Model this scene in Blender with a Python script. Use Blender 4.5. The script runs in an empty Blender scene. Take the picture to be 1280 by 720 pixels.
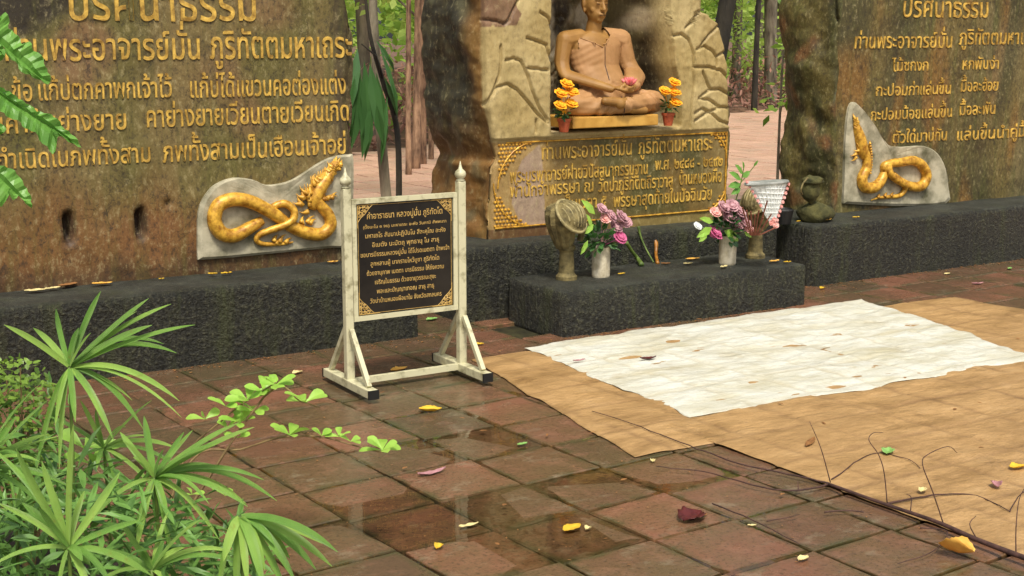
import bpy, bmesh, math, random
import numpy as np
from mathutils import Vector, Matrix, noise, Euler

random.seed(7)
PI = math.pi
SC = bpy.context.scene
COL = SC.collection

# ------------------------------------------------------------------ camera
CAM = Vector((0.0, 0.0, 1.65))
YAW, PIT, FPX = math.radians(31.7), math.radians(10.6), 1704.0
cd = bpy.data.cameras.new("camera")
cd.sensor_width = 36.0
cd.lens = 36.0 * FPX / 1280.0
cd.clip_start, cd.clip_end = 0.05, 400.0
cam = bpy.data.objects.new("camera", cd)
COL.objects.link(cam)
cam.location = CAM
cam.rotation_euler = (PI / 2 - PIT, 0, -YAW)
SC.camera = cam

# ------------------------------------------------------------------ sky, sun, exposure
SUN_EL, SUN_AZ = math.radians(58), math.radians(-22)     # azimuth: direction the light comes FROM, measured from -Y towards -X
world = bpy.data.worlds.new("World")
SC.world = world
world.use_nodes = True
wn = world.node_tree.nodes
sky = wn.new("ShaderNodeTexSky")
sky.sky_type = 'NISHITA'
sky.sun_disc = False
sky.sun_elevation = SUN_EL
sky.air_density, sky.dust_density, sky.ozone_density = 1.0, 4.0, 1.0
src = Vector((math.sin(SUN_AZ) * math.cos(SUN_EL), -math.cos(SUN_AZ) * math.cos(SUN_EL), math.sin(SUN_EL)))
sky.sun_rotation = math.atan2(src.x, src.y)
bg = wn["Background"]
bg.inputs[1].default_value = 0.115
hs = wn.new("ShaderNodeHueSaturation")
hs.inputs["Saturation"].default_value = 0.35           # hazy white tropical sky
world.node_tree.links.new(sky.outputs[0], hs.inputs["Color"])
world.node_tree.links.new(hs.outputs[0], bg.inputs[0])
sd = bpy.data.lights.new("sun", 'SUN')
sd.energy = 2.6
sd.angle = math.radians(10)
sd.color = (1.0, 0.93, 0.80)
sun = bpy.data.objects.new("sun", sd)
COL.objects.link(sun)
sun.rotation_euler = (-src).to_track_quat('-Z', 'Y').to_euler()
SC.view_settings.view_transform = 'Standard'
SC.view_settings.look = 'None'
SC.view_settings.exposure = 0.42
SC.view_settings.gamma = 1.0

# ------------------------------------------------------------------ helpers
_cy, _sy, _cp, _sp = math.cos(YAW), math.sin(YAW), math.cos(PIT), math.sin(PIT)
FW = Vector((_sy * _cp, _cy * _cp, -_sp)); RT = Vector((_cy, -_sy, 0)); UP = RT.cross(FW)

def sight(x, y):
    return FW + RT * ((x - 640) / FPX) + UP * ((360 - y) / FPX)
def on_z(x, y, z=0.0):          # photo position -> point on the level z
    d = sight(x, y); return CAM + d * ((z - CAM.z) / d.z)
def on_y(x, y, Y):              # photo position -> point on the wall plane Y
    d = sight(x, y); return CAM + d * (Y / d.y)
def at_d(x, y, dist):
    return CAM + sight(x, y) * dist

def tag(o, label=None, cat=None, group=None, kind=None):
    if label: o['label'] = label
    if cat: o['category'] = cat
    if group: o['group'] = group
    if kind: o['kind'] = kind
    return o

def empty(name, loc=(0, 0, 0), label=None, cat=None, group=None):
    o = bpy.data.objects.new(name, None)
    o.empty_display_size = 0.1
    COL.objects.link(o)
    o.location = loc
    return tag(o, label, cat, group)

def link(name, me, mat=None, parent=None, loc=None):
    o = bpy.data.objects.new(name, me)
    COL.objects.link(o)
    if mat is not None and len(me.materials) == 0:
        me.materials.append(mat)
    if parent is not None:
        o.parent = parent
        if loc is None:       # geometry given in world space: cancel the parent's place
            o.location = -world_loc(parent)
    if loc is not None:
        o.location = loc
    return o

def world_loc(o):
    v = Vector(o.location)
    while o.parent is not None:
        o = o.parent; v += Vector(o.location)
    return v

def pyobj(name, V, F, mat=None, parent=None, loc=None, smooth=False):
    me = bpy.data.meshes.new(name)
    me.from_pydata([tuple(v) for v in V], [], F)
    if smooth:
        me.polygons.foreach_set("use_smooth", [True] * len(me.polygons))
    me.update()
    return link(name, me, mat, parent, loc)

def bmobj(name, bm, mat=None, parent=None, loc=None, smooth=False):
    me = bpy.data.meshes.new(name)
    bm.to_mesh(me); bm.free()
    if smooth:
        me.polygons.foreach_set("use_smooth", [True] * len(me.polygons))
    return link(name, me, mat, parent, loc)

def fbm(p, s=1.0, oct=4):
    return noise.fractal(Vector(p) * s, 1.0, 2.0, oct)

class MB:
    """collects simple shapes into one mesh"""
    def __init__(s): s.V = []; s.F = []
    def add(s, V, F):
        n = len(s.V); s.V += [Vector(v) for v in V]; s.F += [tuple(i + n for i in f) for f in F]
    def box(s, c, d, rot=None):
        c = Vector(c); hx, hy, hz = d[0] / 2, d[1] / 2, d[2] / 2
        P = [Vector((x, y, z)) for x in (-hx, hx) for y in (-hy, hy) for z in (-hz, hz)]
        if rot is not None: P = [rot @ p for p in P]
        s.add([c + p for p in P], [(0, 1, 3, 2), (4, 6, 7, 5), (0, 4, 5, 1), (2, 3, 7, 6), (0, 2, 6, 4), (1, 5, 7, 3)])
    def tube(s, pts, rad, seg=8, cap=True):
        pts = [Vector(p) for p in pts]
        if not hasattr(rad, '__len__'): rad = [rad] * len(pts)
        V = []; F = []; n = len(pts)
        ref = None
        for i, p in enumerate(pts):
            t = (pts[min(i + 1, n - 1)] - pts[max(i - 1, 0)])
            t = t.normalized() if t.length > 1e-9 else Vector((0, 0, 1))
            if ref is None:
                a = t.orthogonal().normalized()
            else:
                a = (ref - t * ref.dot(t))
                a = a.normalized() if a.length > 1e-6 else t.orthogonal().normalized()
            ref = a; b = t.cross(a)
            for k in range(seg):
                w = 2 * PI * k / seg
                V.append(p + (a * math.cos(w) + b * math.sin(w)) * rad[i])
        for i in range(n - 1):
            for k in range(seg):
                k2 = (k + 1) % seg
                F.append((i * seg + k, i * seg + k2, (i + 1) * seg + k2, (i + 1) * seg + k))
        if cap:
            F.append(tuple(reversed(range(seg)))); F.append(tuple((n - 1) * seg + k for k in range(seg)))
        s.add(V, F)
    def lathe(s, prof, c=(0, 0, 0), seg=20, rot=None, ribs=0, ramp=0.0):
        c = Vector(c); V = []; F = []; n = len(prof)
        for (r, z) in prof:
            for k in range(seg):
                w = 2 * PI * k / seg
                rr = r * (1 + ramp * math.cos(ribs * w)) if ribs else r
                p = Vector((rr * math.cos(w), rr * math.sin(w), z))
                if rot is not None: p = rot @ p
                V.append(c + p)
        for i in range(n - 1):
            for k in range(seg):
                k2 = (k + 1) % seg
                F.append((i * seg + k, i * seg + k2, (i + 1) * seg + k2, (i + 1) * seg + k))
        F.append(tuple(reversed(range(seg)))); F.append(tuple((n - 1) * seg + k for k in range(seg)))
        s.add(V, F)
    def ball(s, c, r, sub=1, rot=None, jit=0.0):
        bm = bmesh.new()
        bmesh.ops.create_icosphere(bm, subdivisions=sub, radius=1.0)
        c = Vector(c)
        if not hasattr(r, '__len__'): r = (r, r, r)
        V = []
        for v in bm.verts:
            q = v.co * (1 + random.uniform(-jit, jit))
            p = Vector((q.x * r[0], q.y * r[1], q.z * r[2]))
            if rot is not None: p = rot @ p
            V.append(c + p)
        F = [tuple(v.index for v in f.verts) for f in bm.faces]
        bm.free(); s.add(V, F)
    def cap(s, a, b, ra, rb, seg=10):      # rounded tapered limb
        a = Vector(a); b = Vector(b); n = 6
        s.tube([a.lerp(b, i / n) for i in range(n + 1)], [ra + (rb - ra) * i / n for i in range(n + 1)], seg)
        s.ball(a, ra, 2); s.ball(b, rb, 2)
    def loft(s, rings, seg=24):           # rings: (centre, rx, ry)
        V = []; F = []; n = len(rings)
        for c, rx, ry in rings:
            c = Vector(c)
            for k in range(seg):
                w = 2 * PI * k / seg; V.append(c + Vector((rx * math.cos(w), ry * math.sin(w), 0)))
        for i in range(n - 1):
            for k in range(seg):
                k2 = (k + 1) % seg; F.append((i * seg + k, i * seg + k2, (i + 1) * seg + k2, (i + 1) * seg + k))
        F.append(tuple(reversed(range(seg)))); F.append(tuple((n - 1) * seg + k for k in range(seg)))
        s.add(V, F)
    def build(s, name, mat=None, parent=None, loc=None, smooth=False):
        return pyobj(name, s.V, s.F, mat, parent, loc, smooth)

def spline(P, n=8):
    P = [Vector(p) for p in P]; out = []
    for i in range(len(P) - 1):
        p0 = P[max(i - 1, 0)]; p1 = P[i]; p2 = P[i + 1]; p3 = P[min(i + 2, len(P) - 1)]
        for k in range(n):
            t = k / n
            out.append(0.5 * ((2 * p1) + (p2 - p0) * t + (2 * p0 - 5 * p1 + 4 * p2 - p3) * t * t + (3 * p1 - p0 - 3 * p2 + p3) * t ** 3))
    out.append(P[-1]); return out

def lerpN(vals, n):             # resample a short list to n entries
    out = []
    for i in range(n):
        t = i * (len(vals) - 1) / (n - 1); k = min(int(t), len(vals) - 2)
        out.append(vals[k] + (vals[k + 1] - vals[k]) * (t - k))
    return out

def voxel(mb, size, smooth=2):
    """union of overlapping shapes as ONE continuous mesh"""
    me = bpy.data.meshes.new("tmp"); me.from_pydata([tuple(v) for v in mb.V], [], mb.F)
    o = bpy.data.objects.new("tmp", me); COL.objects.link(o)
    m = o.modifiers.new("r", 'REMESH'); m.mode = 'VOXEL'; m.voxel_size = size; m.use_smooth_shade = True
    if smooth:
        q = o.modifiers.new("s", 'SMOOTH'); q.factor = 0.5; q.iterations = smooth
    dg = bpy.context.evaluated_depsgraph_get()
    out = bpy.data.meshes.new_from_object(o.evaluated_get(dg))
    bpy.data.objects.remove(o)
    out.polygons.foreach_set("use_smooth", [True] * len(out.polygons))
    return out

# ------------------------------------------------------------------ materials
def lin(r, g, b):
    f = lambda c: ((c / 255 + 0.055) / 1.055) ** 2.4 if c / 255 > 0.04045 else c / 255 / 12.92
    return (f(r), f(g), f(b), 1.0)

class NT:
    def __init__(s, name):
        s.m = bpy.data.materials.new(name); s.m.use_nodes = True
        s.t = s.m.node_tree; s.n = s.t.nodes; s.b = s.n['Principled BSDF']; s.out = s.n['Material Output']
    def new(s, t, **kw):
        n = s.n.new(t)
        for k, v in kw.items():
            if k in n.inputs: n.inputs[k].default_value = v
            else: setattr(n, k, v)
        return n
    def l(s, a, b): s.t.links.new(a, b)
    def pos(s, scale=(1, 1, 1), obj=False):
        g = s.new('ShaderNodeTexCoord') if obj else s.new('ShaderNodeNewGeometry')
        mp = s.new('ShaderNodeMapping'); mp.inputs['Scale'].default_value = scale
        s.l(g.outputs['Object' if obj else 'Position'], mp.inputs[0]); return mp.outputs[0]
    def noise(s, vec, scale, detail=5, rough=0.6):
        n = s.new('ShaderNodeTexNoise'); n.inputs['Scale'].default_value = scale
        n.inputs['Detail'].default_value = detail; n.inputs['Roughness'].default_value = rough
        s.l(vec, n.inputs['Vector']); return n.outputs['Fac']
    def ramp(s, fac, stops):
        r = s.new('ShaderNodeValToRGB'); el = r.color_ramp.elements
        while len(el) < len(stops): el.new(0.5)
        for e, (p, c) in zip(el, stops):
            e.position = p; e.color = c if hasattr(c, '__len__') else (c, c, c, 1)
        s.l(fac, r.inputs[0]); return r.outputs[0]
    def mix(s, fac, a, b, mode='MIX'):
        n = s.new('ShaderNodeMix', data_type='RGBA', blend_type=mode)
        for i, v in ((0, fac), (6, a), (7, b)):
            if hasattr(v, 'is_linked'): s.l(v, n.inputs[i])
            else: n.inputs[i].default_value = v
        return n.outputs[2]
    def bump(s, h, strength=0.5, dist=0.01):
        n = s.new('ShaderNodeBump'); n.inputs['Strength'].default_value = strength; n.inputs['Distance'].default_value = dist
        s.l(h, n.inputs['Height']); s.l(n.outputs[0], s.b.inputs['Normal']); return n
    def col(s, c): s.l(c, s.b.inputs['Base Color']) if hasattr(c, 'is_linked') else setattr(s.b.inputs['Base Color'], 'default_value', c)
    def rough(s, r):
        if hasattr(r, 'is_linked'): s.l(r, s.b.inputs['Roughness'])
        else: s.b.inputs['Roughness'].default_value = r

def simple(name, c1, c2, scale=20, rough=0.6, bump=0.3, dist=0.004, stretch=(1, 1, 1), obj=False, metal=0.0, lo=0.35, hi=0.65):
    t = NT(name); v = t.pos(stretch, obj)
    n = t.noise(v, scale); t.col(t.ramp(n, [(lo, c1), (hi, c2)])); t.rough(rough)
    t.b.inputs['Metallic'].default_value = metal
    if bump: t.bump(t.noise(v, scale * 2.5), bump, dist)
    return t.m

def leaf_mat(name, c1, c2, rough=0.4, trans=0.35, scale=6):
    t = NT(name)
    g = t.new('ShaderNodeNewGeometry')
    v = t.pos()
    n = t.noise(v, scale, 3)
    r = t.new('ShaderNodeMath', operation='ADD'); t.l(n, r.inputs[0])
    r2 = t.new('ShaderNodeMath', operation='MULTIPLY'); t.l(g.outputs['Random Per Island'], r2.inputs[0]); r2.inputs[1].default_value = 0.6
    t.l(r2.outputs[0], r.inputs[1])
    c = t.ramp(r.outputs[0], [(0.4, c1), (0.95, c2)])
    t.col(c); t.rough(rough)
    tr = t.new('ShaderNodeBsdfTranslucent'); t.l(c, tr.inputs[0])
    mx = t.new('ShaderNodeMixShader'); mx.inputs[0].default_value = trans
    t.l(t.b.outputs[0], mx.inputs[1]); t.l(tr.outputs[0], mx.inputs[2]); t.l(mx.outputs[0], t.out.inputs[0])
    return t.m

def vcol_rock(name, scale=7.0, rough=(0.45, 0.85), streak=0.5, bump=0.6, moss=lin(70, 72, 25), mossamt=0.35, dark=lin(38, 30, 20), bdist=0.012, pits=0.7, crack=0.6):
    """rock whose painted / stained regions come with the mesh (attribute 'tint'), broken up by noise"""
    t = NT(name); v = t.pos(); vs = t.pos((2.2, 1, 0.2))
    a = t.new('ShaderNodeAttribute', attribute_name='tint')
    n1 = t.noise(v, scale, 7, 0.7); n2 = t.noise(vs, scale * 1.3, 6, 0.7); n3 = t.noise(t.pos((1, 1, 0.6)), scale * 7, 4, 0.8)
    c = a.outputs['Color']
    mv = t.ramp(n2, [(0.48, 0.0), (0.68, mossamt)])
    c = t.mix(mv, c, moss)
    dv = t.ramp(n1, [(0.30, streak), (0.47, 0.0)])
    c = t.mix(dv, c, dark)
    c = t.mix(t.ramp(n3, [(0.34, pits), (0.48, 0.0)]), c, dark)
    br = t.ramp(n3, [(0.54, 0.0), (0.70, 0.3)])
    c = t.mix(br, c, lin(205, 190, 140))
    wv = t.new('ShaderNodeVectorMath', operation='ADD'); nz_ = t.new('ShaderNodeTexNoise'); nz_.inputs['Scale'].default_value = 5; nz_.inputs['Detail'].default_value = 5
    t.l(v, nz_.inputs['Vector']); t.l(nz_.outputs['Color'], wv.inputs[0]); t.l(v, wv.inputs[1])
    vo = t.new('ShaderNodeTexVoronoi', feature='DISTANCE_TO_EDGE'); vo.inputs['Scale'].default_value = 2.6; t.l(wv.outputs[0], vo.inputs['Vector'])
    ck = t.ramp(vo.outputs['Distance'], [(0.0, crack), (0.014, 0.0)])
    c = t.mix(ck, c, lin(30, 24, 14))
    t.col(c); t.rough(t.ramp(n1, [(0.3, rough[0]), (0.7, rough[1])]))
    ad = t.new('ShaderNodeMath', operation='MULTIPLY_ADD'); t.l(n3, ad.inputs[0]); ad.inputs[1].default_value = 0.35; t.l(n1, ad.inputs[2])
    t.bump(ad.outputs[0], bump, bdist)
    return t.m

# tile
def tile_material(name, island=False, dry=0.0):
    t = NT(name); v = t.pos()
    if island:
        g = t.new('ShaderNodeNewGeometry'); rnd = g.outputs['Random Per Island']
    else:
        g = t.new('ShaderNodeObjectInfo'); rnd = g.outputs['Random']
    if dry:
        base = t.ramp(rnd, [(0.0, lin(190, 148, 124)), (0.5, lin(206, 164, 140)), (1.0, lin(182, 148, 126))])  # paler far copy: the stronger light out there is put into the colour
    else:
        base = t.ramp(rnd, [(0.0, lin(102, 72, 54)), (0.35, lin(130, 87, 67)), (0.6, lin(110, 80, 60)), (1.0, lin(84, 67, 50))])
    big = t.noise(v, 2.3, 5, 0.6); mid = t.noise(v, 9, 6, 0.7); fine = t.noise(v, 60, 5, 0.7)
    c = t.mix(t.ramp(big, [(0.38, 0.0), (0.62, 0.6 - 0.45 * dry)]), base, lin(92, 82, 56))
    c = t.mix(t.ramp(mid, [(0.5, 0.0), (0.75, 0.35)]), c, lin(166, 120, 98) if not dry else lin(230, 190, 172))
    lich = t.noise(t.pos((1, 1.6, 1)), 4.5, 7, 0.75)
    c = t.mix(t.ramp(lich, [(0.56, 0.0), (0.70, 0.45)]), c, lin(150, 144, 120) if not dry else lin(226, 196, 180))
    c = t.mix(t.ramp(fine, [(0.34, 0.55), (0.48, 0.0)]), c, lin(45, 36, 28))
    a = t.new('ShaderNodeAttribute', attribute_name='rim')
    ed = t.new('ShaderNodeMath', operation='MULTIPLY'); t.l(a.outputs['Fac'], ed.inputs[0])
    t.l(t.ramp(mid, [(0.3, 1.0), (0.62, 0.15)]), ed.inputs[1])
    ew = t.ramp(ed.outputs[0], [(0.15, 0.0), (0.75, 0.75)])
    c = t.mix(ew, c, lin(66, 70, 42) if not dry else lin(192, 148, 130))
    t.col(c)
    t.rough(t.ramp(big, [(0.36, 0.36 if not dry else 0.6), (0.52, 0.11 if not dry else 0.5)]))
    ad = t.new('ShaderNodeMath', operation='MULTIPLY_ADD'); t.l(fine, ad.inputs[0]); ad.inputs[1].default_value = 0.25; t.l(mid, ad.inputs[2])
    t.bump(ad.outputs[0], 0.6, 0.008)
    return t.m

M = {}
M['tile'] = tile_material('wet_terracotta')
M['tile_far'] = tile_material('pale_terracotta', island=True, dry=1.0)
M['grout'] = simple('mossy_grout', lin(32, 30, 20), lin(62, 60, 36), 14, 0.55, 0.6, 0.01)
M['soil'] = simple('forest_soil', lin(70, 48, 34), lin(128, 96, 74), 2.5, 0.95, 0.8, 0.03)
M['bed'] = simple('dark_bed_soil', lin(28, 22, 14), lin(56, 42, 26), 12, 0.9, 0.8, 0.02)
M['rock_left'] = vcol_rock('stained_rock', 5, streak=0.45, mossamt=0.5, moss=lin(84, 84, 30))
M['rock_mid'] = vcol_rock('painted_rock', 5, streak=0.15, mossamt=0.22, moss=lin(126, 112, 52), bump=0.45, pits=0.3, crack=0.15)
M['rock_right'] = vcol_rock('mossy_rock', 6, streak=0.6, mossamt=0.6, moss=lin(74, 78, 26))
M['gold'] = simple('gold_paint', lin(150, 100, 24), lin(230, 180, 66), 30, 0.42, 0.35, 0.003, metal=0.15)
M['gold_letter'] = simple('gold_letter_paint', lin(138, 104, 38), lin(220, 180, 80), 24, 0.5, 0.3, 0.002)
M['naga_plaque'] = simple('white_plaster', lin(86, 84, 58), lin(182, 174, 148), 7, 0.8, 0.5, 0.01, lo=0.3, hi=0.62)
M['pale_frame'] = simple('cream_metal_paint', lin(136, 130, 96), lin(202, 197, 162), 18, 0.45, 0.25, 0.002, lo=0.3, hi=0.5)
M['rubber'] = simple('black_rubber', lin(12, 12, 12), lin(24, 24, 22), 20, 0.6, 0.2)
M['board'] = simple('black_board', lin(16, 15, 14), lin(34, 31, 27), 10, 0.35, 0.1)
M['gold_print'] = simple('gold_print', lin(176, 142, 74), lin(206, 172, 100), 60, 0.5, 0.0)
M['terracotta'] = simple('terracotta_pot', lin(150, 66, 34), lin(190, 92, 52), 25, 0.7, 0.3)
M['cream_pot'] = simple('cream_ceramic', lin(172, 160, 130), lin(216, 206, 180), 22, 0.5, 0.3)
M['stone_olive'] = simple('weathered_stone', lin(70, 62, 34), lin(132, 118, 74), 22, 0.8, 0.7, 0.006)
M['stone_pale'] = simple('pale_weathered_stone', lin(112, 102, 64), lin(168, 154, 108), 26, 0.8, 0.5, 0.004)
M['moss_stone'] = simple('mossy_stone', lin(46, 48, 22), lin(88, 84, 42), 12, 0.9, 0.9, 0.015)
M['statue_skin'] = simple('statue_skin_paint', lin(138, 98, 44), lin(164, 122, 62), 6, 0.6, 0.2, 0.003, obj=True)
M['statue_robe'] = simple('statue_robe_paint', lin(150, 110, 62), lin(180, 136, 90), 5, 0.65, 0.2, 0.003, obj=True)
M['statue_base'] = simple('statue_base_paint', lin(170, 122, 44), lin(206, 160, 76), 8, 0.5, 0.3)
M['paint_dark'] = simple('dark_paint', lin(56, 34, 18), lin(70, 44, 24), 20, 0.5, 0)
M['pink'] = simple('mauve_petals', lin(156, 108, 118), lin(206, 164, 168), 30, 0.6, 0.3)
M['magenta'] = simple('magenta_petals', lin(176, 70, 118), lin(204, 110, 148), 30, 0.6, 0.3)
M['lotus'] = simple('lotus_paint', lin(206, 84, 90), lin(232, 140, 132), 30, 0.5, 0.2)
M['marigold'] = simple('marigold_petals', lin(240, 150, 10), lin(252, 196, 40), 60, 0.7, 0.5)
M['white'] = simple('white_lattice', lin(206, 210, 206), lin(238, 240, 238), 40, 0.6, 0.2)
M['greytray'] = simple('grey_lid', lin(120, 124, 118), lin(164, 166, 160), 20, 0.5, 0.2)
M['blush'] = simple('blush_petals', lin(206, 130, 120), lin(240, 190, 182), 40, 0.6, 0.2)
M['incense'] = simple('brown_incense', lin(84, 40, 26), lin(124, 66, 44), 40, 0.7, 0.2)
M['wax'] = simple('brown_wax', lin(120, 76, 22), lin(176, 118, 44), 20, 0.4, 0.2)
M['bark_dark'] = simple('dark_bark', lin(22, 20, 16), lin(58, 52, 40), 9, 0.9, 0.9, 0.03, stretch=(1, 1, 0.25))
M['bark_red'] = simple('reddish_bark', lin(74, 52, 38), lin(168, 134, 104), 14, 0.9, 0.9, 0.03, stretch=(1, 1, 0.25))
M['bark_grey'] = simple('grey_bark', lin(70, 62, 50), lin(142, 132, 110), 8, 0.9, 0.9, 0.03, stretch=(1, 1, 0.25))
M['twig'] = simple('dark_twig', lin(48, 30, 26), lin(86, 58, 50), 30, 0.8, 0.5, 0.002)
M['stalk'] = simple('green_stalk', lin(62, 84, 30), lin(104, 124, 52), 20, 0.6, 0.1)
M['stalk_brown'] = simple('woody_stem', lin(104, 84, 50), lin(140, 118, 76), 20, 0.7, 0.3, 0.002)
M['leaf_tree'] = leaf_mat('tree_leaves', lin(96, 140, 44), lin(172, 206, 92), 0.5, 0.45, 0.6)
M['leaf_lime'] = leaf_mat('bright_tree_leaves', lin(140, 184, 60), lin(206, 228, 120), 0.5, 0.5, 0.6)
M['leaf_deep'] = leaf_mat('deep_green_leaves', lin(36, 74, 38), lin(78, 120, 64), 0.35, 0.2, 1.5)
M['leaf_dry'] = leaf_mat('dry_brush', lin(96, 62, 56), lin(176, 130, 112), 0.8, 0.3, 1.5)
M['leaf_small'] = leaf_mat('small_shrub_leaves', lin(60, 90, 26), lin(128, 160, 60), 0.45, 0.3, 8)
M['leaf_oval'] = leaf_mat('lime_oval_leaves', lin(112, 166, 44), lin(176, 220, 96), 0.4, 0.4, 18)
M['leaf_lobed'] = leaf_mat('lobed_leaves', lin(70, 130, 46), lin(130, 184, 84), 0.4, 0.4, 10)
M['leaf_under'] = leaf_mat('undergrowth_blades', lin(44, 78, 34), lin(112, 154, 72), 0.45, 0.25, 8)

def sedge_mat():
    t = NT('sedge_leaves'); v = t.pos()
    n = t.noise(v, 7, 3)
    oi = t.new('ShaderNodeObjectInfo')
    ad = t.new('ShaderNodeMath', operation='MULTIPLY_ADD'); t.l(oi.outputs['Random'], ad.inputs[0]); ad.inputs[1].default_value = 0.5; t.l(n, ad.inputs[2])
    c = t.ramp(ad.outputs[0], [(0.35, lin(72, 126, 40)), (0.65, lin(110, 164, 60)), (1.0, lin(162, 200, 88))])
    a = t.new('ShaderNodeAttribute', attribute_name='across')
    w = t.new('ShaderNodeMath', operation='MULTIPLY'); t.l(a.outputs['Fac'], w.inputs[0]); w.inputs[1].default_value = 44.0
    s_ = t.new('ShaderNodeMath', operation='SINE'); t.l(w.outputs[0], s_.inputs[0])
    c = t.mix(t.ramp(s_.outputs[0], [(0.2, 0.0), (0.9, 0.6)]), c, lin(186, 212, 128))
    bn = t.noise(t.pos(), 26, 4, 0.8); c = t.mix(t.ramp(bn, [(0.60, 0.0), (0.72, 0.5)]), c, lin(150, 130, 60))
    t.bump(s_.outputs[0], 0.5, 0.002)
    t.col(c); t.rough(0.38)
    tr = t.new('ShaderNodeBsdfTranslucent'); t.l(c, tr.inputs[0])
    mx = t.new('ShaderNodeMixShader'); mx.inputs[0].default_value = 0.3
    t.l(t.b.outputs[0], mx.inputs[1]); t.l(tr.outputs[0], mx.inputs[2]); t.l(mx.outputs[0], t.out.inputs[0])
    return t.m
M['sedge'] = sedge_mat()

def concrete(name):
    t = NT(name); v = t.pos(); vs = t.pos((34, 34, 3.0))
    n1 = t.noise(v, 5, 6, 0.7); n2 = t.noise(vs, 1.6, 5, 0.7); n3 = t.noise(v, 42, 3, 0.8)
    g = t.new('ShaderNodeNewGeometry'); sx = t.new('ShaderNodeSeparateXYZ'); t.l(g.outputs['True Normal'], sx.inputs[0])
    c = t.ramp(n1, [(0.3, lin(30, 30, 22)), (0.5, lin(46, 45, 35)), (0.7, lin(58, 60, 36))])
    c = t.mix(t.ramp(n2, [(0.35, 0.6), (0.6, 0.0)]), c, lin(24, 26, 18))
    c = t.mix(t.ramp(n3, [(0.53, 0.0), (0.68, 0.5)]), c, lin(112, 110, 84))
    c = t.mix(t.ramp(n3, [(0.34, 0.85), (0.47, 0.0)]), c, lin(12, 13, 9))
    st_ = t.noise(t.pos((3.5, 3.5, .5)), 1.4, 6, .75)
    c = t.mix(t.ramp(st_, [(0.52, 0.0), (0.66, 0.5)]), c, lin(72, 78, 36))
    c = t.mix(t.ramp(st_, [(0.33, 0.7), (0.44, 0.0)]), c, lin(14, 14, 9))
    # upward faces painted paler: light from above put into the colour
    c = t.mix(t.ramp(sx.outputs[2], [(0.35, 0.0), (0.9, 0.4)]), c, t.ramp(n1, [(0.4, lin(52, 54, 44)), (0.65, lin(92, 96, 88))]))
    t.col(c); t.rough(0.6)
    ad = t.new('ShaderNodeMath', operation='ADD'); t.l(n3, ad.inputs[0]); t.l(n2, ad.inputs[1])
    t.bump(ad.outputs[0], 1.0, 0.03)
    return t.m
M['concrete'] = concrete('rough_dark_concrete')

def tarp(name, c1, c2, c3, sc=(3, 3, 3), damp=(0.16, 0.085, 0.035, 1)):
    t = NT(name); v = t.pos(sc)
    n = t.noise(v, 1.2, 6, 0.65); n2 = t.noise(v, 7, 4, 0.6); n4 = t.noise(v, 0.45, 4)
    c = t.ramp(n, [(0.3, c1), (0.55, c2), (0.8, c3)])
    c = t.mix(t.ramp(n2, [(0.3, 0.25), (0.42, 0.0)]), c, c1)
    c = t.mix(t.ramp(n4, [(0.50, 0.0), (0.66, 0.55)]), c, c1)
    n5 = t.noise(t.pos(), 90, 3, 0.8); c = t.mix(t.ramp(n5, [(0.35, 0.35), (0.5, 0.0)]), c, c1)
    at_ = t.new('ShaderNodeAttribute', attribute_name='joint'); jm = t.new('ShaderNodeMath', operation='MULTIPLY')
    t.l(at_.outputs['Fac'], jm.inputs[0]); t.l(t.ramp(n4, [(0.35, 0.6), (0.6, 0.15)]), jm.inputs[1]); c = t.mix(jm.outputs[0], c, damp)      # damp soaked up from the joints below
    st = t.noise(t.pos(), 3.2, 6, 0.7); c = t.mix(t.ramp(st, [(0.58, 0.0), (0.66, 0.4)]), c, damp)
    t.col(c); t.rough(t.ramp(st, [(0.5, 0.55), (0.66, 0.3)]))
    t.bump(n2, 0.8, 0.012)
    return t.m
M['tan_sheet'] = tarp('tan_sheet', lin(140, 108, 66), lin(176, 140, 92), lin(190, 156, 110), (3, 6, 3))
M['white_sheet'] = tarp('white_sheet', lin(182, 176, 150), lin(206, 206, 195), lin(212, 213, 205), (2, 4, 3), lin(176, 166, 138))

def water():
    t = NT('puddle_water')
    t.n.remove(t.b)
    tr = t.new('ShaderNodeBsdfTransparent'); tr.inputs[0].default_value = (0.86, 0.84, 0.76, 1)
    gl = t.new('ShaderNodeBsdfGlossy'); gl.inputs['Roughness'].default_value = 0.015
    fr = t.new('ShaderNodeFresnel'); fr.inputs['IOR'].default_value = 1.33
    v = t.pos(); n = t.noise(v, 9, 2)
    bp = t.new('ShaderNodeBump'); bp.inputs['Strength'].default_value = 0.05; bp.inputs['Distance'].default_value = 0.01
    t.l(n, bp.inputs['Height']); t.l(bp.outputs[0], gl.inputs['Normal']); t.l(bp.outputs[0], fr.inputs['Normal'])
    mx = t.new('ShaderNodeMixShader'); t.l(fr.outputs[0], mx.inputs[0]); t.l(tr.outputs[0], mx.inputs[1]); t.l(gl.outputs[0], mx.inputs[2])
    t.l(mx.outputs[0], t.out.inputs[0])
    return t.m
M['water'] = water()

# ------------------------------------------------------------------ ground
def sheet(name, x0, x1, y0, y1, nx, ny, zf, mat, **kw):
    V = []; F = []
    for j in range(ny + 1):
        for i in range(nx + 1):
            x = x0 + (x1 - x0) * i / nx; y = y0 + (y1 - y0) * j / ny
            V.append((x, y, zf(x, y)))
    for j in range(ny):
        for i in range(nx):
            a = j * (nx + 1) + i; F.append((a, a + 1, a + nx + 2, a + nx + 1))
    return pyobj(name, V, F, mat, smooth=True, **kw)

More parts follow.
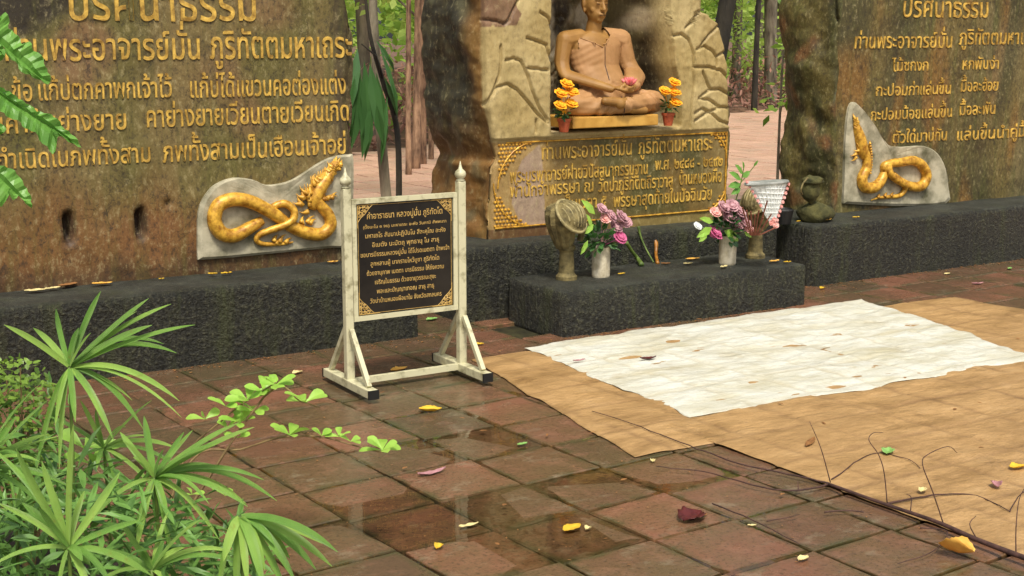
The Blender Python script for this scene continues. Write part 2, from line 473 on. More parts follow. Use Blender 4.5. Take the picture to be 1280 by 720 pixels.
tag(sheet('ground', -250, 300, -60, 380, 60, 50, lambda x, y: -0.12, M['soil']), kind='structure')
pave_edge = lambda x: 17.9 + 0.424 * (x - 8.9)
PV = []; PF = []
for i in range(61):
    x = -8 + 40 * i / 60
    PV += [(x, -3, -0.022), (x, min(pave_edge(x) + 0.12 * math.sin(x * 2.1), 28), -0.022), (x, -3, -0.11), (x, min(pave_edge(x), 28), -0.11)]
for i in range(60):
    a = 4 * i; PF += [(a, a + 4, a + 5, a + 1), (a + 1, a + 5, a + 7, a + 3), (a, a + 2, a + 6, a + 4)]
pavement = pyobj('pavement', PV, PF, M['grout'])
tag(pavement, 'wet red terracotta tile pavement with mossy joints', kind='structure')
tag(sheet('forest_floor', -20, 60, 10, 60, 120, 80, lambda x, y: -0.1 + (0.16 * max(0, min(1, (y - pave_edge(x) - 0.3) / 2)) + 0.08 * fbm((x, y, 0), 0.6)) * (1 if y > pave_edge(x) + 0.1 else 0) - (0.06 if y < pave_edge(x) + 0.1 else 0), M['soil']), kind='structure')

# tiles: one mesh per few shapes, shared; slightly skewed grid as laid
TW, TL = 0.3625, 0.352
def grid_pt(i, j):
    y = 3.05 + TL * j
    return Vector((1.80 + TW * i - 0.075 * (y - 5.0), y))

WATER_Z = -0.0022
LOWS = [(2.10, 4.05, .36, .26, .0062), (2.62, 4.62, .22, .16, .005), (3.25, 3.75, .30, .16, .0048), (2.32, 3.55, .26, .14, .005), (2.75, 4.0, .25, .12, .004)]
def tile_h(x, y):
    h = 0.0018 * noise.noise(Vector((x * 1.3, y * 1.3, 3.3))) + 0.0012 * noise.noise(Vector((x * 4, y * 4, 8)))
    for a, b, c, d, e in LOWS: h -= e * math.exp(-((x - a) / c) ** 2 - ((y - b) / d) ** 2)
    return h

def tile_mesh(seed, w=TW, l=TL, gap=0.009):
    rnd = random.Random(seed)
    hx, hy = w / 2 - gap / 2, l / 2 - gap / 2
    N = 5
    def loop(ins, z, jit):
        P = []
        for k in range(4 * N):
            s, t = divmod(k, N); f = -1 + 2 * t / N
            a = [(f, -1), (1, f), (-f, 1), (-1, -f)][s]
            P.append([a[0] * (hx - ins) + rnd.uniform(-jit, jit), a[1] * (hy - ins) + rnd.uniform(-jit, jit), z])
        return P
    L = [loop(0.0, -0.03, 0.0), loop(0.0, -0.005, 0.003), loop(0.005, 0.0, 0.002), loop(0.045, 0.0012, 0.012)]
    V = sum(L, []); n = 4 * N; F = []
    rim = [1] * (3 * n) + [0] * n
    for r in range(3):
        for k in range(n):
            k2 = (k + 1) % n; F.append((r * n + k, r * n + k2, (r + 1) * n + k2, (r + 1) * n + k))
    F.append(tuple(3 * n + k for k in range(n)))
    return V, F, rim

def mesh_attr(me, name, vals, kind='FLOAT'):
    a = me.attributes.new(name, kind, 'POINT')
    if kind == 'FLOAT': a.data.foreach_set('value', vals)
    else: a.data.foreach_set('color', [c for v in vals for c in v])

tmeshes = []
for s in range(10):
    V, F, rim = tile_mesh(s)
    me = bpy.data.meshes.new('tile'); me.from_pydata(V, [], F); mesh_attr(me, 'rim', [float(r) for r in rim]); me.materials.append(M['tile'])
    tmeshes.append(me)

BLOCKS = []   # footprints (x0,x1,y0,y1) under plinths: nothing to lay there
def covered(x, y):
    return any(a < x < b and c < y < d for a, b, c, d in BLOCKS)
BLOCKS += [(-1.2, 3.25, 6.75, 7.6), (4.05, 5.7, 6.2, 6.6), (4.0, 6.0, 6.85, 7.7), (6.5, 10.5, 6.7, 7.6)]
tiles = []
far_tiles = []
for j in range(-3, 70):
    for i in range(-26, 66):
        p = grid_pt(i + 0.5, j + 0.5)
        if covered(p.x, p.y) or p.x < -7.6 or p.x > 28 or p.y > pave_edge(p.x) - 0.2 or p.y < 1.2 or p.y > 27: continue
        v = Vector((p.x, p.y, 0)) - CAM
        sx = 640 + FPX * v.dot(RT) / v.dot(FW); sy = 360 - FPX * v.dot(UP) / v.dot(FW)
        near = -60 < sx < 1340 and sy < 760 and p.y < 7.3
        if near: tiles.append((v.length, p))
        elif p.y > 1.2 and (abs(math.atan2(p.x, p.y) - YAW) < 0.75): far_tiles.append(p)
tiles.sort(key=lambda q: q[0])
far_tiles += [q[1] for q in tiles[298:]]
for k, (d, p) in enumerate(tiles[:298]):
    o = bpy.data.objects.new('tile', tmeshes[random.randrange(10)])
    COL.objects.link(o); o.parent = pavement
    e = 0.15
    h = tile_h(p.x, p.y)
    o.location = (p.x, p.y, h + random.uniform(-0.001, 0.001))
    o.rotation_euler = (math.atan2(tile_h(p.x, p.y + e) - tile_h(p.x, p.y - e), 2 * e) + random.gauss(0, 0.0035),
                        -math.atan2(tile_h(p.x + e, p.y) - tile_h(p.x - e, p.y), 2 * e) + random.gauss(0, 0.0035),
                        0.06 + random.gauss(0, 0.012) + random.choice((0, 0, PI)))
    sc = random.uniform(0.985, 1.005); o.scale = (sc, sc, 1)
FV = []; FF = []; FR = []
for k, p in enumerate(far_tiles):
    hx, hy = TW / 2 - 0.0025, TL / 2 - 0.0025; z = random.gauss(0, 0.0025); n = len(FV)
    tx, ty = random.gauss(0, 0.006), random.gauss(0, 0.006)
    for (ins, zz, r) in ((0, -0.02, 1), (0.004, 0, 1), (0.04, 0.001, 0)):
        for (a, b) in ((-1, -1), (1, -1), (1, 1), (-1, 1)):
            u, w = a * (hx - ins), b * (hy - ins)
            FV.append((p.x + u, p.y + w, z + zz + u * tx + w * ty)); FR.append(float(r))
    for r in range(2):
        for q in range(4):
            q2 = (q + 1) % 4; FF.append((n + r * 4 + q, n + r * 4 + q2, n + r * 4 + 4 + q2, n + r * 4 + 4 + q))
    FF.append((n + 8, n + 9, n + 10, n + 11))
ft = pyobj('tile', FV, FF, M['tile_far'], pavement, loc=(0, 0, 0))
mesh_attr(ft.data, 'rim', FR); tag(ft, kind='stuff')

# puddle: one level film of water; the uneven tiles rise out of it
V = []; F = []; n = 40
V.append((2.75, 3.9, WATER_Z))
for k in range(n):
    w = 2 * PI * k / n; V.append((2.75 + 1.55 * math.cos(w), 3.9 + 1.45 * math.sin(w), WATER_Z)); F.append((0, k + 1, (k + 1) % n + 1))
pud = pyobj('puddle', V, F, M['water']); tag(pud, 'shallow rain water lying in the low tiles and joints', kind='structure')

# ------------------------------------------------------------------ plinths
def plinth(name, x0, x1, y0, y1, h, label, bev=0.03, group=None, skew=0.0):
    bm = bmesh.new()
    nx = max(2, int((x1 - x0) / 0.03)); ny = max(2, int((y1 - y0) / 0.03)); nz = max(2, int(h / 0.025))
    bmesh.ops.create_cube(bm, size=1)
    for v in bm.verts:
        v.co = Vector((x0 + (v.co.x + 0.5) * (x1 - x0), y0 + (v.co.y + 0.5) * (y1 - y0), (v.co.z + 0.5) * (h + 0.03) - 0.03))
    for ax, n in ((0, nx), (1, ny), (2, nz)):
        ed = [e for e in bm.edges if abs((e.verts[0].co - e.verts[1].co)[ax]) > 1e-6]
        bmesh.ops.subdivide_edges(bm, edges=ed, cuts=n - 1, use_grid_fill=True)
    for v in bm.verts:
        c = v.co.copy()
        dx = min(c.x - x0, x1 - c.x); dy = min(c.y - y0, y1 - c.y); dz = h - c.z
        # rounded arrises
        r = bev * (1 + 0.5 * noise.noise(c * 3))
        q = [max(0, r - dx), max(0, r - dy), max(0, r - dz)]
        L = math.sqrt(sum(a * a for a in q))
        if L > r:
            k = (L - r) / L
            sx = 1 if c.x < (x0 + x1) / 2 else -1; sy = 1 if c.y < (y0 + y1) / 2 else -1
            v.co += Vector((sx * q[0] * k, sy * q[1] * k, -q[2] * k))
        n1 = noise.fractal(Vector((c.x * 3, c.y * 3, c.z * 3)), 1, 2, 5) * 0.006
        n2 = noise.noise(Vector((c.x * 45, c.y * 45, c.z * 6))) * 0.0025
        a = Vector((0, 0, 0))
        if dy < 0.02: a.y = (n1 + n2) * (1 if c.y < (y0 + y1) / 2 else -1)
        if dx < 0.02: a.x = (n1 + n2)
        if dz < 0.02: a.z = n1
        v.co += a
        v.co.x += skew * (c.y - y0)
    o = bmobj(name, bm, M['concrete'], smooth=True)
    return tag(o, label, 'plinth', group)
plinth('plinth', -1.4, 3.43, 6.52, 7.75, 0.393, 'long rough black concrete plinth under the left monolith, behind the white framed sign')
plinth('plinth', 3.80, 6.22, 6.70, 7.9, 0.437, 'dark concrete plinth under the central monolith, behind the low offering step')
plinth('offering_step', 4.08, 5.885, 6.075, 6.66, 0.257, 'low rough concrete step bearing the two cream flower vases', bev=0.025)
plinth('plinth', 6.33, 10.6, 6.50, 7.9, 0.405, 'long mossy concrete plinth under the right monolith')

# ------------------------------------------------------------------ monoliths
def seg_dist(px, pz, poly):
    best = 9
    for (ax, az), (bx, bz) in zip(poly, poly[1:]):
        vx, vz = bx - ax, bz - az; L = vx * vx + vz * vz
        t = max(0, min(1, ((px - ax) * vx + (pz - az) * vz) / L)) if L > 0 else 0
        d = math.hypot(px - ax - t * vx, pz - az - t * vz)
        if d < best: best = d
    return best

def sm(a, b, t):
    t = max(0.0, min(1.0, (t - a) / (b - a))); return t * t * (3 - 2 * t)

def interp(tab, z):
    if z <= tab[0][0]: return tab[0][1]
    for (a, va), (b, vb) in zip(tab, tab[1:]):
        if z <= b:
            t = (z - a) / (b - a); t = t * t * (3 - 2 * t); return va + (vb - va) * t
    return tab[-1][1]

def monolith(name, Y, z0, z1, xl, xr, thick, nf, nz, depth, tint, mat, label, side_l=0.0, rough=0.03):
    """a rock slab lofted ring by ring; front face carved by depth(x,z), colour by tint(x,z,side)"""
    ns, nb = 26, 24
    V = []; Cc = []; ring = nf + ns + nb + ns
    for j in range(nz + 1):
        z = z0 + (z1 - z0) * j / nz
        a, b = interp(xl, z), interp(xr, z)
        top = sm(z1 - 0.25, z1, z)
        for k in range(ring):
            if k < nf:
                t = k / (nf - 1); x = a + (b - a) * t; y = Y; side = 0
            elif k < nf + ns:
                t = (k - nf + 1) / (ns + 1); x = b + 0.02 * math.sin(t * PI); y = Y + thick * t; side = 1
            elif k < nf + ns + nb:
                t = (k - nf - ns) / (nb - 1); x = b + (a - b) * t; y = Y + thick; side = 2
            else:
                t = 1 - (k - nf - ns - nb + 1) / (ns + 1); x = a - side_l * math.sin(t * PI * 0.8) ; y = Y + thick * t; side = 3
            p = Vector((x, y, z))
            if side == 0:
                e = min(x - a, b - x)
                rr = 0.035
                yy = Y + depth(x, z) + (rr - math.sqrt(max(0, rr * rr - (rr - min(e, rr)) ** 2)) if e < rr else 0)
                yy += 0.004 * fbm((x, 0, z), 6, 3) + 0.0015 * fbm((x, 5, z), 30, 2)
                p.y = yy
            else:
                w = rough * (1 if side != 0 else 0)
                q = fbm((x, y, z), 3.2, 5) * w + w * 0.6 * noise.ridged_multi_fractal(Vector((x * 2, y * 2, z * 1.1)) * 1.6, 1.0, 2.0, 4, 1.0, 2.0) - w * 0.6
                if side == 1: p.x += q
                if side == 3: p.x -= q
                if side == 2: p.y += q
            # crown rounds over
            cx = (a + b) / 2; p.x = cx + (p.x - cx) * (1 - 0.25 * top); p.y = p.y + (Y + thick / 2 - p.y) * 0.45 * top
            V.append(p); Cc.append(tint(x, z, side, y))
    F = []
    for j in range(nz):
        for k in range(ring):
            k2 = (k + 1) % ring
            F.append((j * ring + k, j * ring + k2, (j + 1) * ring + k2, (j + 1) * ring + k))
    F.append(tuple(nz * ring + k for k in range(ring)))
    root = empty(name, ((interp(xl, z0) + interp(xr, z0)) / 2, Y + thick / 2, z0), label, 'monument')
    o = pyobj('stone', V, F, mat, root, smooth=True)
    mesh_attr(o.data, 'tint', Cc, 'FLOAT_COLOR')
    return root

def mixc(a, b, t): return tuple(a[i] + (b[i] - a[i]) * t for i in range(4))

YL, YC, YR = 6.93, 6.90, 6.90
XZ = lambda x, y, Y: (lambda p: (p.x, p.z))(on_y(x, y, Y))

# left monolith
holes = [XZ(86, 285, YL), XZ(176, 280, YL)]; dent = XZ(211, 254, YL)
def dl(x, z):
    d = 0.0
    for hx, hz in holes:
        r = math.hypot((x - hx) / 0.03, (z - hz) / 0.10); d += 0.09 * (1 - sm(0.55, 1.0, r))
    r = math.hypot((x - dent[0]) / 0.018, (z - dent[1]) / 0.03); d += 0.03 * (1 - sm(0.3, 1, r))
    d += 0.010 * noise.noise(Vector((x * 1.6, 0, z * 1.6)))
    return d
def tl(x, z, side, y):
    c = mixc(lin(114, 96, 54), lin(96, 88, 40), sm(-0.3, 0.3, noise.noise(Vector((x * 2.4, 1, z * 0.7)))))
    c = mixc(c, lin(120, 92, 56), sm(0.0, 0.5, noise.noise(Vector((x * 2.5, 7, z * 2.5)))))
    c = mixc(c, lin(116, 74, 32), 0.75 * (1 - sm(0.62, 0.98, z + 0.12 * noise.noise(Vector((x * 4, 3, z * 3))))))
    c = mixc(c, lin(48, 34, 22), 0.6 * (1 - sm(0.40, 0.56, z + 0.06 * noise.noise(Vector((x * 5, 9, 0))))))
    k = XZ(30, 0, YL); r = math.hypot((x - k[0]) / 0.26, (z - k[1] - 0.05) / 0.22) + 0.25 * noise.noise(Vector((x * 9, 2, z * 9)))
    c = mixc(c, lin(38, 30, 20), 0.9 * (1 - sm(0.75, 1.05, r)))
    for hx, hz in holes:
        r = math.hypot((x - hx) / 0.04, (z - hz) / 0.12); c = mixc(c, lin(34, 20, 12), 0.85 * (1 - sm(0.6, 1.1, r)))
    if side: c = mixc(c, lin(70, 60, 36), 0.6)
    e = 3.19 - x
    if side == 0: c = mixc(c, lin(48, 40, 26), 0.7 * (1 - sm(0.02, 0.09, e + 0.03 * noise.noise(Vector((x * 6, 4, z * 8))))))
    return c
xrl = [(0.39, XZ(440, 325, YL)[0])] + [(z, XZ(440, 200, YL)[0] + 0.012 * math.sin(z * 9) + 0.01 * math.sin(z * 23)) for z in (0.7, 0.95, 1.1, 1.3, 1.5, 1.7, 1.9)] + [(2.3, 3.05), (2.7, 2.8)]
xll = [(0.39, -0.95), (1.2, -1.05), (2.0, -0.9), (2.7, -0.5)]
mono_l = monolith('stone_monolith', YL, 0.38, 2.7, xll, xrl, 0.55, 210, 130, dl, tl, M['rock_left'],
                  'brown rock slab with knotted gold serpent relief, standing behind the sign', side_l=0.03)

# right monolith
def dr(x, z): return 0.012 * noise.noise(Vector((x * 2, 3, z * 2))) + 0.006 * noise.noise(Vector((x * 14, 3, z * 3)))
def tr_(x, z, side, y):
    n = noise.noise(Vector((x * 3.0, 2, z * 0.9)))
    c = mixc(lin(100, 86, 42), lin(70, 64, 30), sm(-0.3, 0.3, n))
    c = mixc(c, lin(132, 92, 36), 0.7 * sm(0.1, 0.5, noise.noise(Vector((x * 4.5, 6, z * 1.2)))))
    c = mixc(c, lin(108, 98, 66), 0.45 * sm(0.15, 0.5, noise.noise(Vector((x * 4, 11, z * 1.0)))))
    if side == 3:
        c = mixc(lin(96, 84, 36), lin(62, 60, 26), sm(-0.3, 0.4, noise.noise(Vector((y * 9, 2, z * 2)))))
        c = mixc(c, lin(108, 72, 34), sm(0.2, 0.5, noise.noise(Vector((y * 6, 8, z * 5)))))
    return c
cx = XZ(1056, 150, YR)[0]
xlr = [(0.39, cx - 0.02), (0.7, cx - 0.02), (1.0, cx - 0.03), (1.4, cx - 0.06), (1.9, cx - 0.10), (2.4, cx + 0.05), (2.8, cx + 0.35)]
xrr = [(0.39, 10.2), (1.5, 10.25), (2.3, 10.1), (2.8, 9.6)]
mono_r = monolith('stone_monolith', YR, 0.39, 2.8, xlr, xrr, 0.52, 230, 130, dr, tr_, M['rock_right'],
                  'mossy rock slab with gold lettering and a rearing gold serpent at its lower left corner', side_l=0.11, rough=0.05)

# central monolith: niche + carved rock relief
Lg = [[(130, 100), (150, 60), (180, 0)], [(95, 230), (97, 300), (88, 380), (60, 450), (25, 520)],
      [(20, 540), (45, 480), (80, 435), (130, 420), (180, 450), (240, 520), (280, 570), (330, 615)],
      [(120, 300), (160, 292), (195, 305), (225, 370), (250, 450), (290, 540), (330, 600)],
      [(230, 340), (280, 345), (330, 352)], [(320, 225), (345, 300)], [(40, 100), (75, 105), (110, 120), (135, 100)],
      [(272, 660), (272, 600)], [(0, 100), (40, 100)], [(290, 60), (330, 90), (345, 140)], [(225, 190), (260, 200), (325, 225)]]
Rg = [[(100, 370), (104, 290), (80, 210), (40, 180), (0, 190)], [(135, 250), (190, 180), (240, 135), (262, 170), (275, 250)],
      [(118, 262), (165, 245), (205, 270), (228, 310), (225, 350)], [(225, 300), (265, 275), (290, 310), (300, 350)],
      [(100, 355), (180, 355), (250, 375), (310, 440)], [(150, 380), (180, 450), (195, 475), (240, 470), (310, 510)],
      [(130, 520), (190, 530), (240, 565), (310, 575)], [(110, 600), (150, 575), (200, 600), (240, 640), (310, 665)],
      [(190, 590), (250, 570)], [(85, 680), (90, 560), (105, 450), (100, 370)], [(60, 150), (100, 110), (130, 60), (240, 75)],
      [(110, 640), (150, 615), (190, 590)], [(130, 520), (170, 490), (195, 475)]]
grooves = [[XZ(600 + x / 4, y / 4, YC) for x, y in g] for g in Lg] + [[XZ(840 + x / 4.24, y / 4.24, YC) for x, y in g] for g in Rg]
gbox = [(min(p[0] for p in g) - .03, max(p[0] for p in g) + .03, min(p[1] for p in g) - .03, max(p[1] for p in g) + .03) for g in grooves]
nXL = XZ(689, 100, YC)[0]; nXR0 = XZ(852, 140, YC)[0]; nZ0 = XZ(700, 163, YC)[1]
nXR = [(nZ0, nXR0), (1.3, nXR0 - 0.02), (1.5, nXR0 - 0.07), (1.8, nXR0 - 0.11), (2.3, nXR0 - 0.2)]
plq = (XZ(628, 178, YC), XZ(910, 262, YC))      # plaque corners
pzt, pzb = 1.015, 0.50
def niche(x, z):
    b = interp(nXR, z)
    if x <= nXL - 0.02 or x >= b or z < nZ0 - 0.012: return 0.0
    f = sm(nXL - 0.02, nXL + 0.004, x)
    f *= 1 - sm(b - 0.17, b + 0.0, x) ** 0.8
    f *= sm(nZ0 - 0.012, nZ0, z) * (1 - sm(2.05, 2.3, z))
    return f
def dc(x, z):
    f = niche(x, z); d = 0.46 * f
    if f > 0.02:
        d += f * (0.05 * noise.ridged_multi_fractal(Vector((x * 4, 0, z * 3)), 0.9, 2.0, 5, 1.0, 2.0) - 0.05)
    # rock relief
    elif z > pzt + 0.01 or True:
        if z > pzt + 0.02:
            d -= 0.020 + 0.010 * noise.noise(Vector((x * 6, 2, z * 6))) + 0.004 * noise.ridged_multi_fractal(Vector((x * 9, 1, z * 9)), 1.0, 2.0, 4, 1.0, 2.0)
            g = 9
            for G, B in zip(grooves, gbox):
                if B[0] < x < B[1] and B[2] < z < B[3]:
                    s = seg_dist(x, z, G)
                    if s < g: g = s
            if g < 0.03:
                d += 0.026 * (1 - sm(0.002, 0.012, g))
    return d
mauve = [XZ(x, y, YC) for x, y in ((675, 180), (652, 200), (643, 225), (640, 255), (650, 278), (668, 288), (682, 280), (680, 240), (678, 200))]
def inpoly(x, z, P):
    r = False
    for (ax, az), (bx, bz) in zip(P, P[1:] + P[:1]):
        if (az > z) != (bz > z) and x < (bx - ax) * (z - az) / (bz - az) + ax: r = not r
    return r
def tc(x, z, side, y):
    if side == 3:
        u = sm(0.9, 1.15, z + 0.1 * noise.noise(Vector((0, y * 5, z * 4))))
        c = mixc(lin(118, 82, 36), lin(46, 42, 26), u)
        c = mixc(c, lin(92, 88, 60), 0.7 * sm(0.15, 0.5, noise.noise(Vector((1, y * 8, z * 8)))))
        t = (y - YC)
        c = mixc(c, lin(134, 96, 44), (1 - sm(0.03, 0.2, t)) * 0.9)
        return c
    if side: return lin(96, 84, 48)
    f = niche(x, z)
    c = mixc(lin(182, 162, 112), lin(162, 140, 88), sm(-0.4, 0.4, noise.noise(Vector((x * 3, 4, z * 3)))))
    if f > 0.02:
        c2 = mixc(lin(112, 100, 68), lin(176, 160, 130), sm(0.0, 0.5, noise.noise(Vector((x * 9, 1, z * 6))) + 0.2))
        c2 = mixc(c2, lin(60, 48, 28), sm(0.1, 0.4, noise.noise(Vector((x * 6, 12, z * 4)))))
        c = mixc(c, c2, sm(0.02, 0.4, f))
    elif z < pzt:
        c = mixc(lin(108, 86, 38), lin(80, 74, 34), sm(-0.3, 0.3, noise.noise(Vector((x * 5, 4, z * 4)))))
        right = sm(plq[0][0] + 0.25, plq[0][0] + 0.5, x)
        c = mixc(lin(158, 128, 76), c, right)
        c = mixc(c, lin(128, 108, 62), sm(5.6, 5.95, x))
        if inpoly(x, z, mauve): c = lin(158, 134, 112)
        if z < pzb: c = mixc(lin(96, 66, 34), lin(130, 112, 62), sm(4.6, 5.3, x))
    k = XZ(612, 6, YC)
    if side == 0 and math.hypot((x - k[0] - 0.03) / 0.17, (z - k[1]) / 0.14) < 1 + 0.3 * noise.noise(Vector((x * 12, 1, z * 12))) and z > 1.68:
        c = lin(122, 92, 66)
    return c
lx = lambda px, py: XZ(px, py, YC)
xlc = [(0.43, lx(612, 298)[0]), (lx(612, 270)[1], lx(613, 270)[0]), (lx(0, 245)[1] - .01, lx(625, 240)[0] - 0.05), (lx(620, 200)[1], lx(621, 200)[0]), (lx(610, 160)[1], lx(612, 160)[0]),
       (lx(605, 120)[1], lx(605, 120)[0]), (lx(603, 60)[1], lx(604, 60)[0]), (1.9, lx(603, 0)[0]), (2.3, 4.1), (2.75, 4.45)]
xlc = sorted(xlc)
rx = [(910, 262), (911, 220), (911, 165), (910, 120), (908, 85), (905, 65), (899, 32), (886, 20)]
xrc = sorted([(0.43, lx(910, 262)[0])] + [(lx(a, b)[1], lx(a, b)[0]) for a, b in rx] + [(lx(874, 12)[1], lx(876, 12)[0]), (1.95, lx(874, 0)[0]), (2.4, 5.6), (2.75, 5.2)])
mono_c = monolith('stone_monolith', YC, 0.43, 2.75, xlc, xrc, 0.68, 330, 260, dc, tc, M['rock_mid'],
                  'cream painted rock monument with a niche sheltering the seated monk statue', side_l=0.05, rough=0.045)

# ------------------------------------------------------------------ Thai lettering
_tc = bpy.data.curves.new('glyph', 'FONT')
_to = bpy.data.objects.new('glyph', _tc); COL.objects.link(_to)
_cache = {}
def _mesh(txt, off, ext, res):
    _tc.body = txt; _tc.offset = off; _tc.extrude = ext; _tc.resolution_u = res
    dg = bpy.context.evaluated_depsgraph_get(); dg.update()
    me = bpy.data.meshes.new_from_object(_to.evaluated_get(dg))
    V = [tuple(v.co) for v in me.vertices]; F = [tuple(p.vertices) for p in me.polygons]
    bpy.data.meshes.remove(me); return V, F
ZERO = set('ัิีึืฺุู็่้๊๋์ํ๎')
TONE = set('่้๊๋์')
UPPER = set('ัิีึื็ํ')
def glyph(ch, off, ext, res):
    key = (ch, off, ext, res)
    if key in _cache: return _cache[key]
    if '_n' not in _cache: _cache['_n'] = max(v[0] for v in _mesh('น', 0, 0, 2)[0])
    if ch == ' ': adv = 0.3; V, F = [], []
    else:
        adv = max(v[0] for v in _mesh(ch + 'น', 0, 0, 2)[0]) - _cache['_n'] if ch not in ZERO else 0.0
        if ch in ZERO:
            V, F = _mesh(ch, off, ext, res)
        else: V, F = _mesh(ch, off, ext, res)
    _cache[key] = (V, F, adv); return _cache[key]
_H = None
def text_geo(txt, off=0.006, ext=0.03, res=2):
    V = []; F = []; x = 0; prev = ''
    for i, ch in enumerate(txt):
        gv, gf, adv = glyph(ch, off, ext, res)
        dy = 0
        if ch in TONE and (prev in UPPER or txt[i + 1:i + 2] == 'ำ'): dy = 0.17
        n = len(V); V += [(v[0] + x, v[1] + dy, v[2]) for v in gv]; F += [tuple(k + n for k in f) for f in gf]
        x += adv
        prev = ch
    return V, F, x
nh = max(v[1] for v in _mesh('น', 0, 0, 2)[0])
def face_y(parent, x, z, Y):
    f = {mono_l.name: dl, mono_c.name: dc, mono_r.name: dr}[parent.name]
    return Y + f(x, z) + 0.004 * fbm((x, 0, z), 6, 3) + 0.0015 * fbm((x, 5, z), 30, 2)
def text_line(parent, txt, p0, p1, base_px, hpx, Y, mat, off=0.006, thick=0.006, res=2, name='text_line', stand=0.001, hscale=1.0):
    """p0,p1: where the line starts and ends; base_px: photo row of the baseline at p1; letters stand proud of the plane Y"""
    a = on_y(p0, base_px, Y); b = on_y(p1, base_px, Y); top = on_y(p1, base_px - hpx, Y)
    z = b.z; h = (top.z - b.z) * hscale; x0, x1 = a.x, b.x
    V, F, W = text_geo(txt, off, 0.5, res)
    sx = (x1 - x0) / W; sz = h / nh
    P = []
    for v in V:
        x_ = x0 + v[0] * sx; z_ = z + v[1] * sz; a_ = h * .035
        P.append((x_ + a_ * noise.noise(Vector((x_ * 2.2 / h, 1, z_ * 2.2 / h))), face_y(parent, x_, z_, Y) - (thick if v[2] > 0 else -.003), z_ + a_ * noise.noise(Vector((x_ * 2.2 / h, 7, z_ * 2.2 / h))) + h * .04 * noise.noise(Vector((x_ * .9 / h, 2, 2)))))
    return pyobj(name, P, F, mat, parent)
G = M['gold_letter']
for (t, a, b, y, h, Yp, par) in [
    ('ปริศนาธรรม', 83, 323, 26, 32, YL, mono_l),
    ('ท่านพระอาจารย์มั่น', 4, 252, 73.5, 25, YL, mono_l), ('ภูริทัตตมหาเถระ', 262, 441, 71.5, 25, YL, mono_l),
    ('ข้อ', 14, 42, 126, 20, YL, mono_l), ('แก้บ่ตกคาพกเจ้าไว้', 46, 216, 121, 19, YL, mono_l), ('แก้บ่ได้แขวนคอต่องแต่ง', 236, 433, 117, 19, YL, mono_l),
    ('แก้บ่พ้นคาก้นย่างยาย', -90, 160, 161, 19, YL, mono_l), ('คาย่างยายเวียนตายเวียนเกิด', 182, 437, 150, 19, YL, mono_l),
    ('เวียนเอากำเนิดในภพทั้งสาม', -100, 190, 202, 18, YL, mono_l), ('ภพทั้งสามเป็นเฮือนเจ้าอยู่', 203, 433, 191, 18, YL, mono_l),
    ('ท่านพระอาจารย์มั่น', 676, 790, 193, 14, YC, mono_c), ('ภูริทัตตมหาเถระ', 797, 890, 187, 14, YC, mono_c),
    ('พระบูรพาจารย์ฝ่ายวิปัสสนากรรมฐาน', 637, 810, 217, 12, YC, mono_c), ('พ.ศ. ๒๔๘๘ - ๒๔๙๒', 818, 903, 207, 11, YC, mono_c),
    ('พำนักจำพรรษา ณ', 637, 742, 239, 12, YC, mono_c), ('วัดป่าภูริทัตตถิราวาส', 747, 841, 233, 12, YC, mono_c), ('บ้านหนองผือ', 848, 902, 227, 12, YC, mono_c),
    ('เป็นเวลา ๕', 700, 758, 258, 12, YC, mono_c), ('พรรษาสุดท้ายในปัจฉิมวัย', 766, 890, 249, 12, YC, mono_c),
    ('ปริศนาธรรม', 1127, 1235, 22, 19, YR, mono_r),
    ('ท่านพระอาจารย์มั่น', 1066, 1190, 59.5, 14, YR, mono_r), ('ภูริทัตตมหาเถระ', 1197, 1302, 55, 14, YR, mono_r),
    ('ไม้ซกงก', 1115, 1161, 88, 11, YR, mono_r), ('หกพันง่า', 1201, 1248, 86, 11, YR, mono_r),
    ('กะปอมก่าแล่นขึ้น', 1094, 1189, 117, 11, YR, mono_r), ('มื้อละฮ้อย', 1200, 1247, 113, 11, YR, mono_r),
    ('กะปอมน้อยแล่นขึ้น', 1087, 1190, 146, 11, YR, mono_r), ('มื้อละพัน', 1198, 1244, 142, 11, YR, mono_r),
    ('ตัวใด๋มาบ่ทัน', 1115, 1184, 175, 11, YR, mono_r), ('แล่นขึ้นนำคู่มื้อ', 1194, 1290, 170, 11, YR, mono_r)]:
    text_line(par, t, a, b, y, h, Yp, G, thick=0.0065 if par is mono_l else .0065, off=0.007 if par is mono_l else 0.002)

